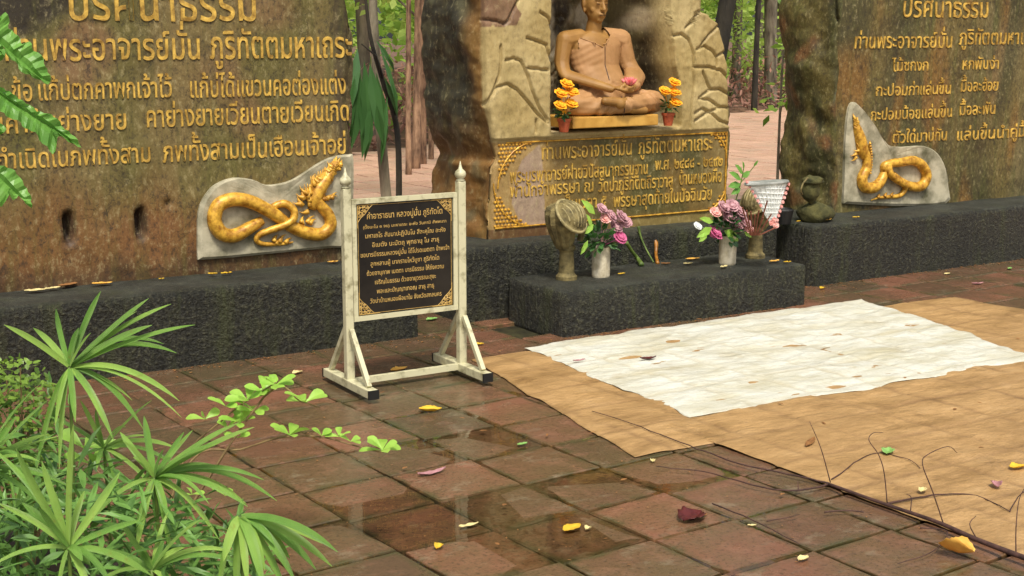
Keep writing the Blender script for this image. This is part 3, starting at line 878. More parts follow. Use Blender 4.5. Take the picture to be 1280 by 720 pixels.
# plaque frame and lattice corners on the central monument
pl = lambda x, y: on_y(x, y, YC - 0.004)
xA, xB = pl(622, 180).x, pl(909, 165).x
def bar(mb, a, b, r=0.004): mb.tube([a, b], r, 6)
mb = MB()
Zt, Zb = pl(667, 177).z, pl(870, 264).z
mb.tube([Vector((xA + 0.06, YC - 0.006, Zt)), Vector((xB, YC - 0.006, Zt))], 0.005, 6)
mb.tube([Vector((xA - 0.02, YC - 0.006, Zb)), Vector((xB, YC - 0.006, Zb))], 0.005, 6)
mb.tube([Vector((xB - 0.004, YC - 0.006, Zb)), Vector((xB - 0.004, YC - 0.006, Zt))], 0.006, 6)
mb.build('plaque_border', M['gold'], mono_c)
for (cx_, cz_, sx_, sz_) in ((xA - 0.0, Zt, 1, -1), (xA - 0.03, Zb, 1, 1), (xB, Zt, -1, -1), (xB, Zb, -1, 1)):
    mb = MB(); L = 0.27 if sx_ > 0 else 0.17; step = 0.024
    for a in range(int(L / step)):
        for b in range(int(L / step)):
            u, w = (a + 0.5 + 0.5 * (b % 2)) * step, (b + 0.5) * step
            if (u / L) ** 0.8 + (w / L) ** 0.8 < 0.98:
                mb.ball((cx_ + sx_ * u, YC - 0.003, cz_ + sz_ * w), (0.011, 0.008, 0.009), 1)
    arc = [Vector((cx_ + sx_ * L * (1 - math.sin(t)), YC - 0.006, cz_ + sz_ * L * (1 - math.cos(t)))) for t in [k * PI / 2 / 10 for k in range(11)]]
    mb.tube(arc, 0.0045, 6)
    mb.build('corner_ornament', M['gold'], mono_c)

# ------------------------------------------------------------------ serpent reliefs
def relief_slab(parent, pts, Y, depth, mat, name='relief_backing'):
    P = [on_y(x, y, Y) for x, y in pts]
    P = spline(P + [P[0]], 3)[:-1]
    n = len(P); V = []; F = []
    c = sum(P, Vector()) / n
    rings = [(0.0, 0.03), (0.0, -depth * 0.6), (0.05, -depth), (0.5, -depth * 0.9)]
    for ins, dy in rings:
        for p in P:
            q = p.lerp(c, ins); V.append((q.x, Y + dy + 0.004 * noise.noise(q * 12), q.z))
    for r in range(3):
        for k in range(n):
            k2 = (k + 1) % n; F.append((r * n + k, r * n + k2, (r + 1) * n + k2, (r + 1) * n + k))
    V.append((c.x, Y - depth * 0.9, c.z))
    for k in range(n): F.append((3 * n + k, 3 * n + (k + 1) % n, len(V) - 1))
    return pyobj(name, V, F, mat, parent, smooth=False)

def snake(mb, pts, rads, Y, f, depths=None, seg=12):
    P = [f(x, y) for x, y in pts]
    if depths: P = [Vector((p.x, p.y - d, p.z)) for p, d in zip(P, depths)]
    S = spline(P, 7); mb.tube(S, lerpN(rads, len(S)), seg)

def flames(mb, spots, f, Y, base=0.014):
    for (x, y, ang, L) in spots:
        c = f(x, y); n = 6
        d = Vector((math.cos(ang), 0, math.sin(ang))); s = Vector((-math.sin(ang), 0, math.cos(ang)))
        P = [c + d * L * t + s * L * 0.35 * math.sin(t * 2.2) - Vector((0, 0.012 * (1 - t), 0)) for t in [k / n for k in range(n + 1)]]
        mb.tube(P, [base * (1 - t * 0.93) * (0.7 + 0.5 * math.sin(PI * min(1, t + 0.3))) for t in [k / n for k in range(n + 1)]], 7)

fl = lambda x, y: on_y(240 + x / 5.143, 190 + y / 5.143, YL - 0.035)
bl = relief_slab(mono_l, [(240 + x / 5.143, 190 + y / 5.143) for x, y in
    [(30, 690), (28, 560), (35, 380), (80, 275), (150, 205), (260, 165), (380, 175), (470, 210), (600, 192), (700, 140), (820, 62), (900, 28), (1000, 15), (1028, 40), (1028, 300), (1020, 590), (900, 612), (500, 650), (200, 680)]], YL, 0.03, M['naga_plaque'])
relief = bl
mb = MB()
snake(mb, [(450, 440), (370, 485), (270, 535), (185, 520), (140, 440), (165, 345), (250, 305), (350, 312), (440, 350), (530, 405), (600, 455), (660, 490), (740, 520), (830, 525), (885, 470), (870, 400), (820, 340), (790, 290)],
      [.024, .034, .038, .039, .039, .038, .038, .037, .036, .035, .033, .035, .036, .036, .035, .033, .030, .02], YL, fl,
      [0, .005, .01, .01, .01, .01, .01, .015, .02, .02, .005, .005, .01, .01, .01, .01, .01, .015])
mb.build('serpent_body', M['gold'], relief, smooth=True)
mb = MB()
snake(mb, [(490, 385), (530, 345), (590, 330), (640, 370), (635, 425), (580, 465), (500, 495), (430, 530), (412, 565), (450, 590), (530, 592), (600, 588), (650, 578)],
      [.018, .02, .021, .021, .021, .020, .019, .017, .015, .013, .011, .008, .003], YL, fl, [0, .01, .02, .03, .035, .035, .03, .01, .005, .005, .005, .005, .003])
flames(mb, [(520, 575, 0.5, .05), (555, 580, 0.4, .06), (595, 585, 0.2, .05), (530, 590, 0.0, .05)], fl, YL, .014)
mb.build('serpent_tail', M['gold'], relief, smooth=True)
mb = MB(); flames(mb, [(715, 450, 2.9, .03), (735, 455, 0.3, .06), (750, 460, 0.1, .05), (700, 455, 0.8, .04)], fl, YL, .014)
mb.build('neck_fin', M['gold'], relief, smooth=True)
mb = MB()
rr = random.Random(3)
for k in range(46):
    t = k / 45; x = 725 + 210 * t + rr.uniform(-34, 34); y = 340 - 250 * t + rr.uniform(-45, 45) * (1 - t * 0.6)
    flames(mb, [(x, y, rr.uniform(0.5, 1.3) + (0.8 if k % 3 == 0 else 0), rr.uniform(.045, .075) * (1.1 - 0.5 * t))], fl, YL, .013)
flames(mb, [(700, 330, 2.6, .05), (720, 290, 2.4, .05), (745, 380, 2.8, .05), (860, 300, -0.2, .07), (890, 300, 0.4, .05)], fl, YL, .014)
S = spline([fl(770, 370), fl(790, 300), fl(815, 240), fl(860, 180), fl(900, 120), fl(938, 66)], 5)
mb.tube(S, lerpN([.02, .040, .040, .034, .024, .004], len(S)), 10)
for q in range(1, len(S) - 2):
    d_ = (S[q + 1] - S[q - 1]).normalized(); a_ = math.atan2(d_.z, d_.x); t_ = q / len(S)
    for sd_ in (-1, 1):
        for e_ in (.35, .85):
            o_ = S[q] - Vector((0, .012, 0)); n = 6; L = (.125 if sd_ > 0 else .085) * (1.05 - .75 * t_) * rr.uniform(.8, 1.1)
            dd = Vector((math.cos(a_ + sd_ * e_), 0, math.sin(a_ + sd_ * e_))); ss = Vector((-dd.z, 0, dd.x)) * -sd_
            mb.tube([o_ + dd * L * k / n + ss * L * .22 * (k / n) ** 2 + Vector((0, .006 * k / n, 0)) for k in range(n + 1)], [.012 * (1 - k / n) + .0015 for k in range(n + 1)], 6)
mb.ball(fl(800, 290), (.035, .03, .03), 2)
mb.ball(fl(850, 300), (.03, .022, .014), 2)
mb.build('serpent_crest', M['gold'], relief, smooth=True)

fr_ = lambda x, y: on_y(1040 + x / 5.143, 120 + y / 5.143, YR - 0.035)
br_ = relief_slab(mono_r, [(1040 + x / 5.143, 120 + y / 5.143) for x, y in
    [(62, 690), (70, 500), (75, 300), (92, 110), (125, 38), (180, 82), (260, 190), (340, 308), (440, 326), (580, 320), (670, 372), (720, 470), (735, 580), (720, 690), (400, 705)]], YR, 0.03, M['naga_plaque'])
mb = MB()
snake(mb, [(190, 330), (215, 390), (215, 460), (185, 530), (205, 585), (265, 585), (310, 545), (335, 490), (330, 450), (370, 430), (430, 425), (510, 415), (570, 445), (600, 510), (570, 575), (500, 580), (440, 545), (395, 500)],
      [.028, .032, .035, .038, .040, .040, .037, .033, .030, .030, .032, .035, .037, .038, .038, .034, .026, .018], YR, fr_,
      [.01, .01, .01, .01, .01, .01, .005, 0, .01, .02, .02, .015, .01, .01, .01, .01, .0, .0])
mb.build('serpent_body', M['gold'], br_, smooth=True)
mb = MB()
snake(mb, [(345, 440), (350, 490), (385, 530), (440, 565), (462, 600), (430, 640), (370, 648), (300, 655), (250, 670)], [.030, .028, .026, .024, .020, .017, .014, .010, .003], YR, fr_, [.02, .03, .03, .03, .01, .005, 0, 0, 0])
flames(mb, [(330, 648, 0.3, .05), (370, 645, 0.2, .05), (290, 655, 0.5, .04)], fr_, YR, .012)
mb.build('serpent_tail', M['gold'], br_, smooth=True)
mb = MB(); mb.tube([fr_(238, 310), fr_(250, 400), fr_(245, 500)], .006, 6)
for k in range(12):
    t = k / 11; flames(mb, [(238 + 10 * math.sin(t * 3), 310 + 190 * t, 0.9, .028)], fr_, YR, .009)
mb.build('back_ridge', M['gold'], br_, smooth=True)
mb = MB()
for k in range(24):
    t = k / 23; x = 200 - 55 * t + rr.uniform(-28, 28) * (1.1 - t); y = 360 - 215 * t + rr.uniform(-10, 10)
    flames(mb, [(x, y, rr.uniform(1.2, 2.0), rr.uniform(.04, .06) * (1.1 - 0.4 * t))], fr_, YR, .012)
flames(mb, [(150, 370, 3.0, .05), (150, 390, 3.4, .05), (165, 350, 2.7, .04)], fr_, YR, .012)
S = spline([fr_(215, 400), fr_(195, 350), fr_(180, 280), fr_(160, 210), fr_(146, 150)], 5)
mb.tube(S, lerpN([.03, .045, .045, .032, .004], len(S)), 10)
for q in range(1, len(S) - 2):
    d_ = (S[q + 1] - S[q - 1]).normalized(); a_ = math.atan2(d_.z, d_.x); t_ = q / len(S)
    for sd_ in (-1, 1):
        for e_ in (.3, .8):
            o_ = S[q] - Vector((0, .015, 0)); n = 6; L = .075 * (1.1 - .7 * t_) * rr.uniform(.8, 1.1)
            dd = Vector((math.cos(a_ + sd_ * e_), 0, math.sin(a_ + sd_ * e_))); ss = Vector((-dd.z, 0, dd.x)) * -sd_
            mb.tube([o_ + dd * L * k / n + ss * L * .2 * (k / n) ** 2 + Vector((0, .006 * k / n, 0)) for k in range(n + 1)], [.010 * (1 - k / n) + .0012 for k in range(n + 1)], 6)
mb.ball(fr_(185, 360), (.03, .028, .024), 2)
mb.build('serpent_crest', M['gold'], br_, smooth=True)

# ------------------------------------------------------------------ monk statue in the niche
SX, SY, SZ = on_y(742, 140, 7.10).x, 7.10, 1.150
statue = empty('monk_statue', (SX, SY, SZ), 'seated cross-legged monk statue in pinkish tan robe, hands in lap, inside the niche', 'statue')
def pose(m_):          # narrow shoulders a little; the lap reaches forward and to the statue's left
    for v in m_.V:
        f = 1 - sm(.16, .34, v.z)
        v.y -= .10 * f; v.x = v.x * (.98 + .02 * f) + .015 * f
mb = MB()
# torso, neck, head
mb.loft([((0, .02, z), a, b) for z, a, b in ((0.0, .17, .12), (.08, .17, .12), (.15, .148, .105), (.22, .142, .095), (.30, .158, .100), (.37, .178, .104), (.43, .186, .096), (.475, .15, .078), (.505, .08, .055))])
mb.cap((-.10, .02, .475), (-.21, .02, .455), .052, .060); mb.cap((.10, .02, .475), (.21, .02, .455), .052, .060)
mb.cap((0, .02, .47), (0, .0, .57), .056, .048)
HZ = .665
mb.ball((0, .005, HZ + .02), (.079, .094, .092), 3)
mb.ball((0, -.018, HZ - .045), (.060, .066, .058), 3)
mb.ball((0, -.052, HZ - .084), (.028, .024, .020), 2)        # chin
mb.ball((.042, -.045, HZ - .022), (.024, .02, .026), 2); mb.ball((-.042, -.045, HZ - .022), (.024, .02, .026), 2)   # cheeks
mb.cap((0, -.088, HZ + .022), (0, -.103, HZ - .024), .009, .0135)    # nose
mb.ball((.012, -.092, HZ - .026), .008, 2); mb.ball((-.012, -.092, HZ - .026), .008, 2)
mb.tube([(-.045, -.078, HZ + .034), (-.022, -.091, HZ + .040), (0, -.088, HZ + .030), (.022, -.091, HZ + .040), (.045, -.078, HZ + .034)], [.005, .008, .006, .008, .005], 8)   # brow
mb.tube([(-.026, -.083, HZ - .052), (0, -.091, HZ - .049), (.026, -.083, HZ - .052)], [.003, .0065, .003], 8)   # lips
mb.tube([(-.02, -.082, HZ - .063), (0, -.089, HZ - .064), (.02, -.082, HZ - .063)], [.003, .0065, .003], 8)
for s in (-1, 1):                                              # ears, eyelids
    mb.ball((s * .082, .012, HZ + .012), (.010, .020, .034), 2, Matrix.Rotation(0.25 * s, 3, 'Z'))
    mb.ball((s * .078, .004, HZ - .028), (.008, .010, .016), 2)
    mb.ball((s * .029, -.078, HZ + .014), (.0145, .010, .0075), 2)
# arms
for s in (-1, 1):
    mb.cap((s * .215, .02, .45), (s * .265, .0, .25), .056, .044)
    mb.cap((s * .265, .0, .25), (s * .075, -.165, .165), .042, .027)
# hands: palms up, one on the other, five fingers each
for s, z0 in ((-1, .168), (1, .150)):
    mb.ball((s * .030, -.195, z0), (.045, .034, .014), 2, Matrix.Rotation(-0.35 * s, 3, 'Z'))
    for q, (ln, off) in enumerate(((.058, -.026), (.066, -.010), (.063, .005), (.050, .019))):
        b0 = Vector((s * .005, -.203 + off * 0.9, z0 + .004))
        m0 = b0 + Vector((-s * ln * .55, -.008, .002)); m1 = b0 + Vector((-s * ln, -.004, .010))
        mb.tube([b0, m0, m1], [.0095, .0088, .0068], 8); mb.ball(m1, .0068, 1)
    t0 = Vector((s * .040, -.222, z0 + .006)); t1 = Vector((s * .012, -.232, z0 + .024)); t2 = Vector((s * .000, -.226, z0 + .036))
    mb.tube([t0, t1, t2], [.011, .010, .0075], 8); mb.ball(t2, .0075, 1)
# legs crossed
for s in (-1, 1):
    mb.cap((s * .09, .02, .075), (s * .315, -.09, .068), .085, .062)
mb.cap((-.315, -.09, .062), (.05, -.20, .05), .056, .036)
mb.cap((.315, -.09, .070), (-.05, -.225, .078), .056, .036)
mb.cap((-.05, -.225, .085), (-.155, -.215, .095), .030, .024)     # foot resting on the shin
mb.cap((.06, -.20, .04), (.165, -.195, .030), .03, .022)
pose(mb); body = voxel(mb, 0.0055, 3); link('body', body, M['statue_skin'], statue, loc=(0, 0, 0))
# robe shell
mb = MB()
mb.loft([((.004, .02, z), a, b) for z, a, b in ((0.0, .19, .135), (.08, .188, .135), (.15, .166, .122), (.22, .156, .110), (.30, .172, .114), (.37, .190, .118), (.43, .198, .110), (.478, .165, .092), (.51, .09, .07))])
mb.cap((.09, .02, .472), (.218, .02, .452), .060, .070)
mb.cap((.218, .02, .452), (.272, .0, .25), .067, .058)
mb.cap((.272, .0, .25), (.13, -.115, .18), .056, .046)
for s in (-1, 1):
    mb.cap((s * .09, .02, .08), (s * .315, -.09, .070), .098, .072)
mb.cap((-.315, -.09, .066), (-.02, -.19, .052), .066, .046)
mb.cap((.315, -.09, .074), (.0, -.215, .068), .066, .046)
mb.ball((0, -.10, .05), (.24, .13, .05), 2)
pose(mb); robe = voxel(mb, 0.0065, 4)
kill = []
for v in robe.vertices:
    c = v.co
    f = 0
    if c.z > .20 and c.x < .0:              # chest cloth: folds running from the left shoulder down to the right side
        u = c.z - 0.55 * c.x
        f += 0.0011 * math.sin(u * 150 + 2.2 * math.sin(c.x * 14)) * sm(.2, .26, c.z)
    f += 0.007 * sm(-.004, .006, c.x) * (1 - sm(.02, .05, c.y)) * sm(.18, .22, c.z)     # outer sash
    if c.z < .20: f += 0.0045 * math.sin((abs(c.x) * 60 + c.z * 70 + c.y * 30) + 2 * math.sin(c.x * 25))
    v.co = c + v.normal * f
bm = bmesh.new(); bm.from_mesh(robe)
def vline(x): return .420 + (-x) * .42 if x < 0 else .420 + x * .95
def bare(c):      # cloth ends along a line from the left side of the neck, under the throat, to the right armpit
    if c.x > .075: return False
    return c.z > vline(c.x) or (c.x < -.15 and c.z > .40)
bmesh.ops.delete(bm, geom=[v for v in bm.verts if bare(v.co)], context='VERTS')
bm.to_mesh(robe); bm.free()
ro = link('robe', robe, M['statue_robe'], statue, loc=(0, 0, 0))
from mathutils.bvhtree import BVHTree
_bv = BVHTree.FromPolygons([v.co for v in robe.vertices], [tuple(p.vertices) for p in robe.polygons])
def onrobe(x, z, out=.001):
    h = _bv.ray_cast(Vector((x, -1, z)), Vector((0, 1, 0)))[0]
    return (h if h is not None else Vector((x, -.1, z))) + Vector((0, -out, 0))
mb = MB(); mb.tube([onrobe(.012 - .014 * k / 11, .418 - .205 * k / 11) for k in range(12)], .0028, 6)
mb.build('sash_hem', M['paint_dark'], statue, loc=(0, 0, 0))
mb = MB(); mb.tube([onrobe(x_, vline(x_) - .006, .001) for x_ in [-.13 + .19 * k / 19 for k in range(20)]], .004, 6)
mb.build('neckline_hem', M['statue_robe'], statue, loc=(0, 0, 0), smooth=True)
mb = MB(); mb.tube([(-.02, -.322, .118), (-.012, -.342, .075), (-.006, -.336, .03), (-.004, -.32, .0)], [.004, .004, .004, .003], 6)
mb.build('lap_fold_line', M['paint_dark'], statue, loc=(0, 0, 0))
mb = MB()
for s in (-1, 1):
    mb.tube([(s * .042, -.081, HZ + .012), (s * .029, -.0885, HZ + .009), (s * .016, -.083, HZ + .012)], .0018, 6)
    mb.tube([(s * .050, -.074, HZ + .038), (s * .03, -.090, HZ + .046), (s * .012, -.0905, HZ + .040)], .0022, 6)
mb.tube([(-.022, -.0885, HZ - .058), (0, -.0935, HZ - .057), (.022, -.0885, HZ - .058)], .0022, 6)
mb.build('painted_features', M['paint_dark'], statue, loc=(0, 0, 0))
# base board
bx0, bx1 = on_y(716, 160, 6.80).x, on_y(823, 157, 6.80).x
mb = MB(); mb.box(((bx0 + bx1) / 2, 6.98, 1.117), (bx1 - bx0, .36, .068))
o = mb.build('statue_base', M['statue_base']); tag(o, 'yellow ochre slab under the seated monk statue', 'base')
bv = o.modifiers.new('b', 'BEVEL'); bv.width = .006; bv.segments = 2
# lotus in the hands
mb = MB(); C0 = Vector((SX + .045, SY - .31, SZ + .185))
for ring, (n, r, L, tilt) in enumerate(((7, .012, .055, 0.75), (6, .008, .055, 0.35), (4, .004, .05, 0.1))):
    for k in range(n):
        w = 2 * PI * k / n + ring * .4; d = Vector((math.cos(w), math.sin(w), 0))
        p = [C0 + d * r + (Vector((0, 0, 1)) * math.cos(tilt) + d * math.sin(tilt)) * L * t for t in (0, .35, .7, 1)]
        mb.tube(p, [.005, .012, .010, .001], 6)
o = mb.build('lotus_flower', M['lotus'], smooth=True); tag(o, 'pink lotus held in the lap of the monk statue', 'flower')

# potted marigolds either side of the statue
def flower_head(mb, c, r, seed, up=Vector((0, -0.5, 0.85))):
    rd = random.Random(seed); up = up.normalized()
    q = up.to_track_quat('Z', 'Y').to_matrix()
    mb.ball(c, (r * .62, r * .62, r * .5), 1)
    for ring, (n, rad, tilt, L) in enumerate(((9, .55, 1.25, .62), (8, .42, .85, .6), (6, .25, .45, .5))):
        for k in range(n):
            w = 2 * PI * (k + rd.random() * .4) / n
            d = q @ Vector((math.cos(w), math.sin(w), 0)); s = q @ Vector((-math.sin(w), math.cos(w), 0))
            b = Vector(c) + d * r * rad * .5
            t = b + (d * math.sin(tilt) + up * math.cos(tilt)) * r * L * rd.uniform(.85, 1.1)
            m_ = b.lerp(t, .55) + up * r * .08
            wd = r * .34
            V = [b - s * wd * .5, b + s * wd * .5, m_ + s * wd, t + s * wd * .55, t + up * r * .05, t - s * wd * .55, m_ - s * wd]
            mb.add(V, [(0, 1, 2, 6), (6, 2, 3, 4, 5)])

def leaf_quad(V, F, c, d, n, L, W):
    d = d.normalized(); s = d.cross(n); s = s.normalized() if s.length > 1e-6 else Vector((1, 0, 0)); n = s.cross(d)
    k = len(V)
    V += [c, c + d * L * .35 + s * W * .5 - n * L * .02, c + d * L * .75 + s * W * .38 - n * L * .08, c + d * L - n * L * .2, c + d * L * .75 - s * W * .38 - n * L * .08, c + d * L * .35 - s * W * .5 - n * L * .02, c + d * L * .5 - n * L * .05]
    F += [(k, k + 1, k + 6), (k + 1, k + 2, k + 6), (k + 2, k + 3, k + 6), (k + 3, k + 4, k + 6), (k + 4, k + 5, k + 6), (k + 5, k, k + 6)]

def leaf_ball(c, r, n, L, W, seed):
    rd = random.Random(seed); V = []; F = []
    for k in range(n):
        d = Vector((rd.gauss(0, 1), rd.gauss(0, 1), rd.gauss(0, .8))).normalized()
        leaf_quad(V, F, Vector(c) + d * r * rd.random() ** .5, (d + Vector((0, 0, .2))), Vector((rd.gauss(0, .4), rd.gauss(0, .4), 1)), L * rd.uniform(.7, 1.2), W)
    return V, F

def marigold_pot(px, py, Y, heads, label, seed):
    b = on_y(px, py, Y)
    r_ = empty('potted_marigold', b, label, 'potted flower', 'potted marigolds beside the statue')
    mb = MB(); mb.lathe([(.026, 0), (.037, .062), (.042, .064), (.043, .080), (.036, .080), (.034, .066)], b, 20)
    mb.build('pot', M['terracotta'], r_, smooth=False)
    V, F = leaf_ball(b + Vector((0, -.01, .125)), .05, 46, .04, .02, seed)
    pyobj('leaves', V, F, M['leaf_deep'], r_)
    for k, (hx, hy) in enumerate(heads):
        c = on_y(hx, hy, Y - .045 - 0.006 * k)
        mb = MB(); flower_head(mb, c, .050, seed * 10 + k); mb.tube([c, b + Vector((0, 0, .10))], .003, 5)
        mb.build('flower_head', M['marigold'], r_)
marigold_pot(705, 165, 6.80, [(708, 106), (701, 118), (715, 116), (714, 131), (700, 133)], 'terracotta pot of yellow marigolds at the left end of the niche', 3)
marigold_pot(835, 157, 6.80, [(843, 104), (831, 115), (843, 116), (844, 129)], 'terracotta pot of yellow marigolds at the right end of the niche', 4)

# ------------------------------------------------------------------ offerings on the step
ZS = 0.257
def lotus_post(px, py, Z, label, flip, hgt=1.0):
    b = on_z(px, py, Z)
    r_ = empty('carved_post', b, label, 'carved post', 'carved stone lotus posts on the step')
    mb = MB()
    mb.lathe([(.062, 0), (.062, .02), (.052, .03), (.046, .04), (.042, .12), (.040, .16), (.050, .175), (.050, .195), (.042, .2)], b, 20)
    mb.build('stem', M['stone_olive'], r_, smooth=False)
    R = Matrix.Rotation(math.radians(-14) * flip, 3, 'Y') @ Matrix.Rotation(math.radians(8), 3, 'X')
    c = b + Vector((0, 0, .19))
    mb = MB()
    mb.lathe([(.045, 0), (.058, .03), (.068, .07), (.080, .12), (.090, .17), (.086, .22), (.07, .25), (.04, .262)], c + Vector((-.015 * flip, 0, 0)), 44, R, 11, .06)
    mb.build('petal_cup', M['stone_olive'], r_, smooth=False)
    ax_ = (RT * .62 * flip + Vector((0, 0, .62)) - Vector((FW.x, FW.y, 0)) * .5).normalized()
    R2 = ax_.to_track_quat('Z', 'Y').to_matrix()
    c2 = c + RT * .020 * flip + Vector((0, 0, .185)) - Vector((FW.x, FW.y, 0)) * .080
    mb = MB()
    mb.lathe([(.092, -.016), (.108, -.006), (.108, .008), (.096, .014), (.092, .020), (.080, .044), (.054, .064), (.02, .074)], c2, 48, R2)
    cap_ = mb.build('ribbed_cap', M['stone_olive'], r_, smooth=False); mb = MB()
    for k in range(8):
        t = -0.077 + 0.022 * k
        w = math.sqrt(max(0, .088 ** 2 - t * t))
        P = [c2 + R2 @ Vector((t, s * w, .022 + .055 * max(0, 1 - (t * t + (s * w) ** 2) / .0085))) for s in [q / 6 for q in range(-6, 7)]]
        mb.tube(P, .0062, 6)
    mb.tube([c2 + R2 @ Vector((.108 * math.cos(q * PI / 16), .108 * math.sin(q * PI / 16), .002)) for q in range(33)], .009, 8)
    tag(mb.build('rib', M['stone_pale'], cap_, smooth=True), kind='stuff')
    mb = MB()
    mb.tube([c + Vector((.085 * flip, -.03, .17)), c + Vector((.088 * flip, -.035, .10)), c + Vector((.070 * flip, -.03, .03))], [.018, .02, .018], 8)
    mb.build('side_handle', M['stone_olive'], r_)
    return r_
lotus_post(708, 349, ZS, 'carved stone lotus post with ribbed cap at the left end of the step', 1)
post2 = lotus_post(944, 322, ZS, 'carved stone lotus post behind the right vase and white basket', -1)

def vase(px, py, label, seed, blooms, leaves, rz=.178, r=.053):
    b = on_z(px, py, ZS)
    r_ = empty('flower_vase', b, label, 'vase', 'cream vases of artificial flowers')
    mb = MB(); mb.lathe([(r * .96, 0), (r, .01), (r, rz * .9), (r * 1.05, rz), (r * .9, rz), (r * .85, rz * .8)], b, 24)
    mb.build('vase_body', M['cream_pot'], r_, smooth=False)
    V, F = leaf_ball(b + Vector((-.02, 0, rz + .04)), .085, 110, .06, .032, seed)
    pyobj('foliage', V, F, M['leaf_deep'], r_)
    rd = random.Random(seed)
    for k, (hx, hy, rad, mk) in enumerate(blooms):
        c = on_y(hx, hy, b.y - .03 - rd.uniform(0, .03))
        mb = MB(); flower_head(mb, c, rad * 1.5, seed * 31 + k, Vector((rd.uniform(-.5, .5), -.7, .7)))
        mb.tube([c, b + Vector((0, 0, rz))], .0025, 5)
        mb.build('bloom', M[mk], r_)
    for k, (hx, hy, ex, ey, W) in enumerate(leaves):
        a = on_y(hx, hy, b.y - .05); e = on_y(ex, ey, b.y - .07)
        V, F = [], []; leaf_quad(V, F, a, e - a, Vector((.1, -1, .3)), (e - a).length, W)
        pyobj('leaf', V, F, M['leaf_oval'], r_)
vase(751, 346, 'cream cylinder vase leaning mauve roses, beside the left lotus post', 5,
     [(752, 262, .03, 'pink'), (763, 271, .034, 'pink'), (776, 272, .036, 'pink'), (770, 284, .034, 'pink'), (774, 298, .038, 'magenta'), (757, 274, .026, 'blush'), (782, 279, .03, 'pink')],
     [(744, 268, 731, 250, .05), (740, 285, 736, 268, .03), (735, 300, 728, 318, .03), (742, 280, 733, 292, .035)])
vase(909, 330, 'cream cylinder vase of mauve roses near the right end of the step', 6,
     [(903, 260, .036, 'pink'), (915, 258, .036, 'pink'), (910, 272, .042, 'pink'), (924, 266, .034, 'pink'), (930, 278, .036, 'pink'), (893, 292, .040, 'magenta'), (894, 266, .03, 'blush'), (922, 281, .03, 'pink'), (872, 283, .022, 'white'), (936, 287, .024, 'blush')],
     [(905, 288, 927, 300, .07), (890, 284, 874, 296, .05), (892, 278, 878, 272, .04), (884, 290, 876, 302, .04), (930, 290, 941, 296, .03)])

# loose stems, wax, on the step
def loose(pts, rads, mat, name, label, cat):
    mb = MB(); S = spline(pts, 5); mb.tube(S, lerpN(rads, len(S)), 8)
    return tag(mb.build(name, mat, smooth=True), label, cat)
yb = on_z(800, 330, ZS).y
loose([on_y(783, 303, yb - .03), on_y(790, 314, yb - .01), on_y(797, 323, yb - .0), on_z(802, 331, ZS + .012)], [.012, .010, .012, .016], M['stalk'], 'cut_lotus', 'thick pale green flower stem drooping from the left roses', 'flower stem')
loose([on_y(798, 283, yb + .1), on_y(801, 296, yb + .09), on_y(808, 312, yb + .05), on_z(817, 328, ZS + .008)], [.010, .007, .005, .005], M['stalk'], 'lotus_bud', 'slim green bud leaning against the plinth between the vases', 'flower bud')
loose([on_y(815, 298, yb + .12), on_y(820, 304, yb + .1), on_y(820, 318, yb + .06), on_z(822, 329, ZS + .008)], [.010, .014, .010, .012], M['wax'], 'candle', 'melted brown candle standing between the two vases', 'candle')

# incense sticks + white basket near right post
pb = on_z(940, 322, ZS)
inc = empty('incense_bundle', pb, 'dark red incense sticks standing in front of the white basket', 'incense')
rd = random.Random(5)
for k in range(9):
    x = 928 + k * 5.2; t = on_y(x, 252 + rd.uniform(-10, 18) + max(0, k - 4) * 4, 5.88); bt = on_y(938 + k * 1.4, 294, 5.93)
    mb = MB(); mb.tube([bt, t], [.004, .005], 6); mb.build('incense_stick', M['incense'], inc)
YB = 5.98
bk = on_y(958, 282, YB)
basket = empty('flower_basket', bk, 'white lattice cone basket edged with blush roses, right of the step flowers', 'basket')
tl_, tr2, bt_ = on_y(932, 227, YB), on_y(984, 230, YB), on_y(966, 286, YB)
def conep(u, v):           # u across (0..1), v down (0..1)
    L = tl_.lerp(bt_, v * .86); R = tr2.lerp(bt_, v * .86); p = L.lerp(R, u); p = p.copy(); p.y -= math.sin(u * PI) * .05 * (1 - v); return p
V = []; F = []; N = 12
for j in range(N + 1):
    for i in range(N + 1): V.append(conep(i / N, j / N * .97))
for j in range(N + 1):
    for i in range(N + 1):
        p = conep(i / N, j / N * .97).copy(); p.y = 2 * bk.y - p.y; V.append(p)
K = (N + 1) ** 2
for o_ in (0, K):
    for j in range(N):
        for i in range(N): a = o_ + j * (N + 1) + i; F.append((a, a + 1, a + N + 2, a + N + 1))
pyobj('basket_shell', V, F, M['white'], basket)
mb = MB()
for k in range(1, 9):
    mb.tube([conep(k / 9, v / 8 * .97) - Vector((0, .003, 0)) for v in range(9)], .003, 5)
for k in range(1, 8):
    mb.tube([conep(u / 10, k / 8) - Vector((0, .003, 0)) for u in range(11)], .003, 5)
mb.build('lattice', M['white'], basket)
mb = MB(); c = (tl_ + tr2) / 2; R = (tr2 - tl_).length / 2
mb.loft([(c + Vector((0, 0, z)), R * k, .055 * k) for z, k in ((-.010, .98), (0, 1.05), (.010, 1.0), (.008, .9))], 24)
mb.build('rim', M['greytray'], basket)
mb = MB()
for k in range(9):
    for u in (0.0, 1.0):
        if u == 0 and k > 5: continue
        flower_head(mb, conep(u, k / 8.6) - Vector((0, .01, 0)), .013, k + int(u) * 20, Vector((0, -1, .2)))
for k in range(5): flower_head(mb, conep(.5, .98) + Vector((random.uniform(-.03, .03), -.01, random.uniform(-.03, .02))), .020, k + 60, Vector((0, -1, .2)))
mb.build('rose_trim', M['blush'], basket)

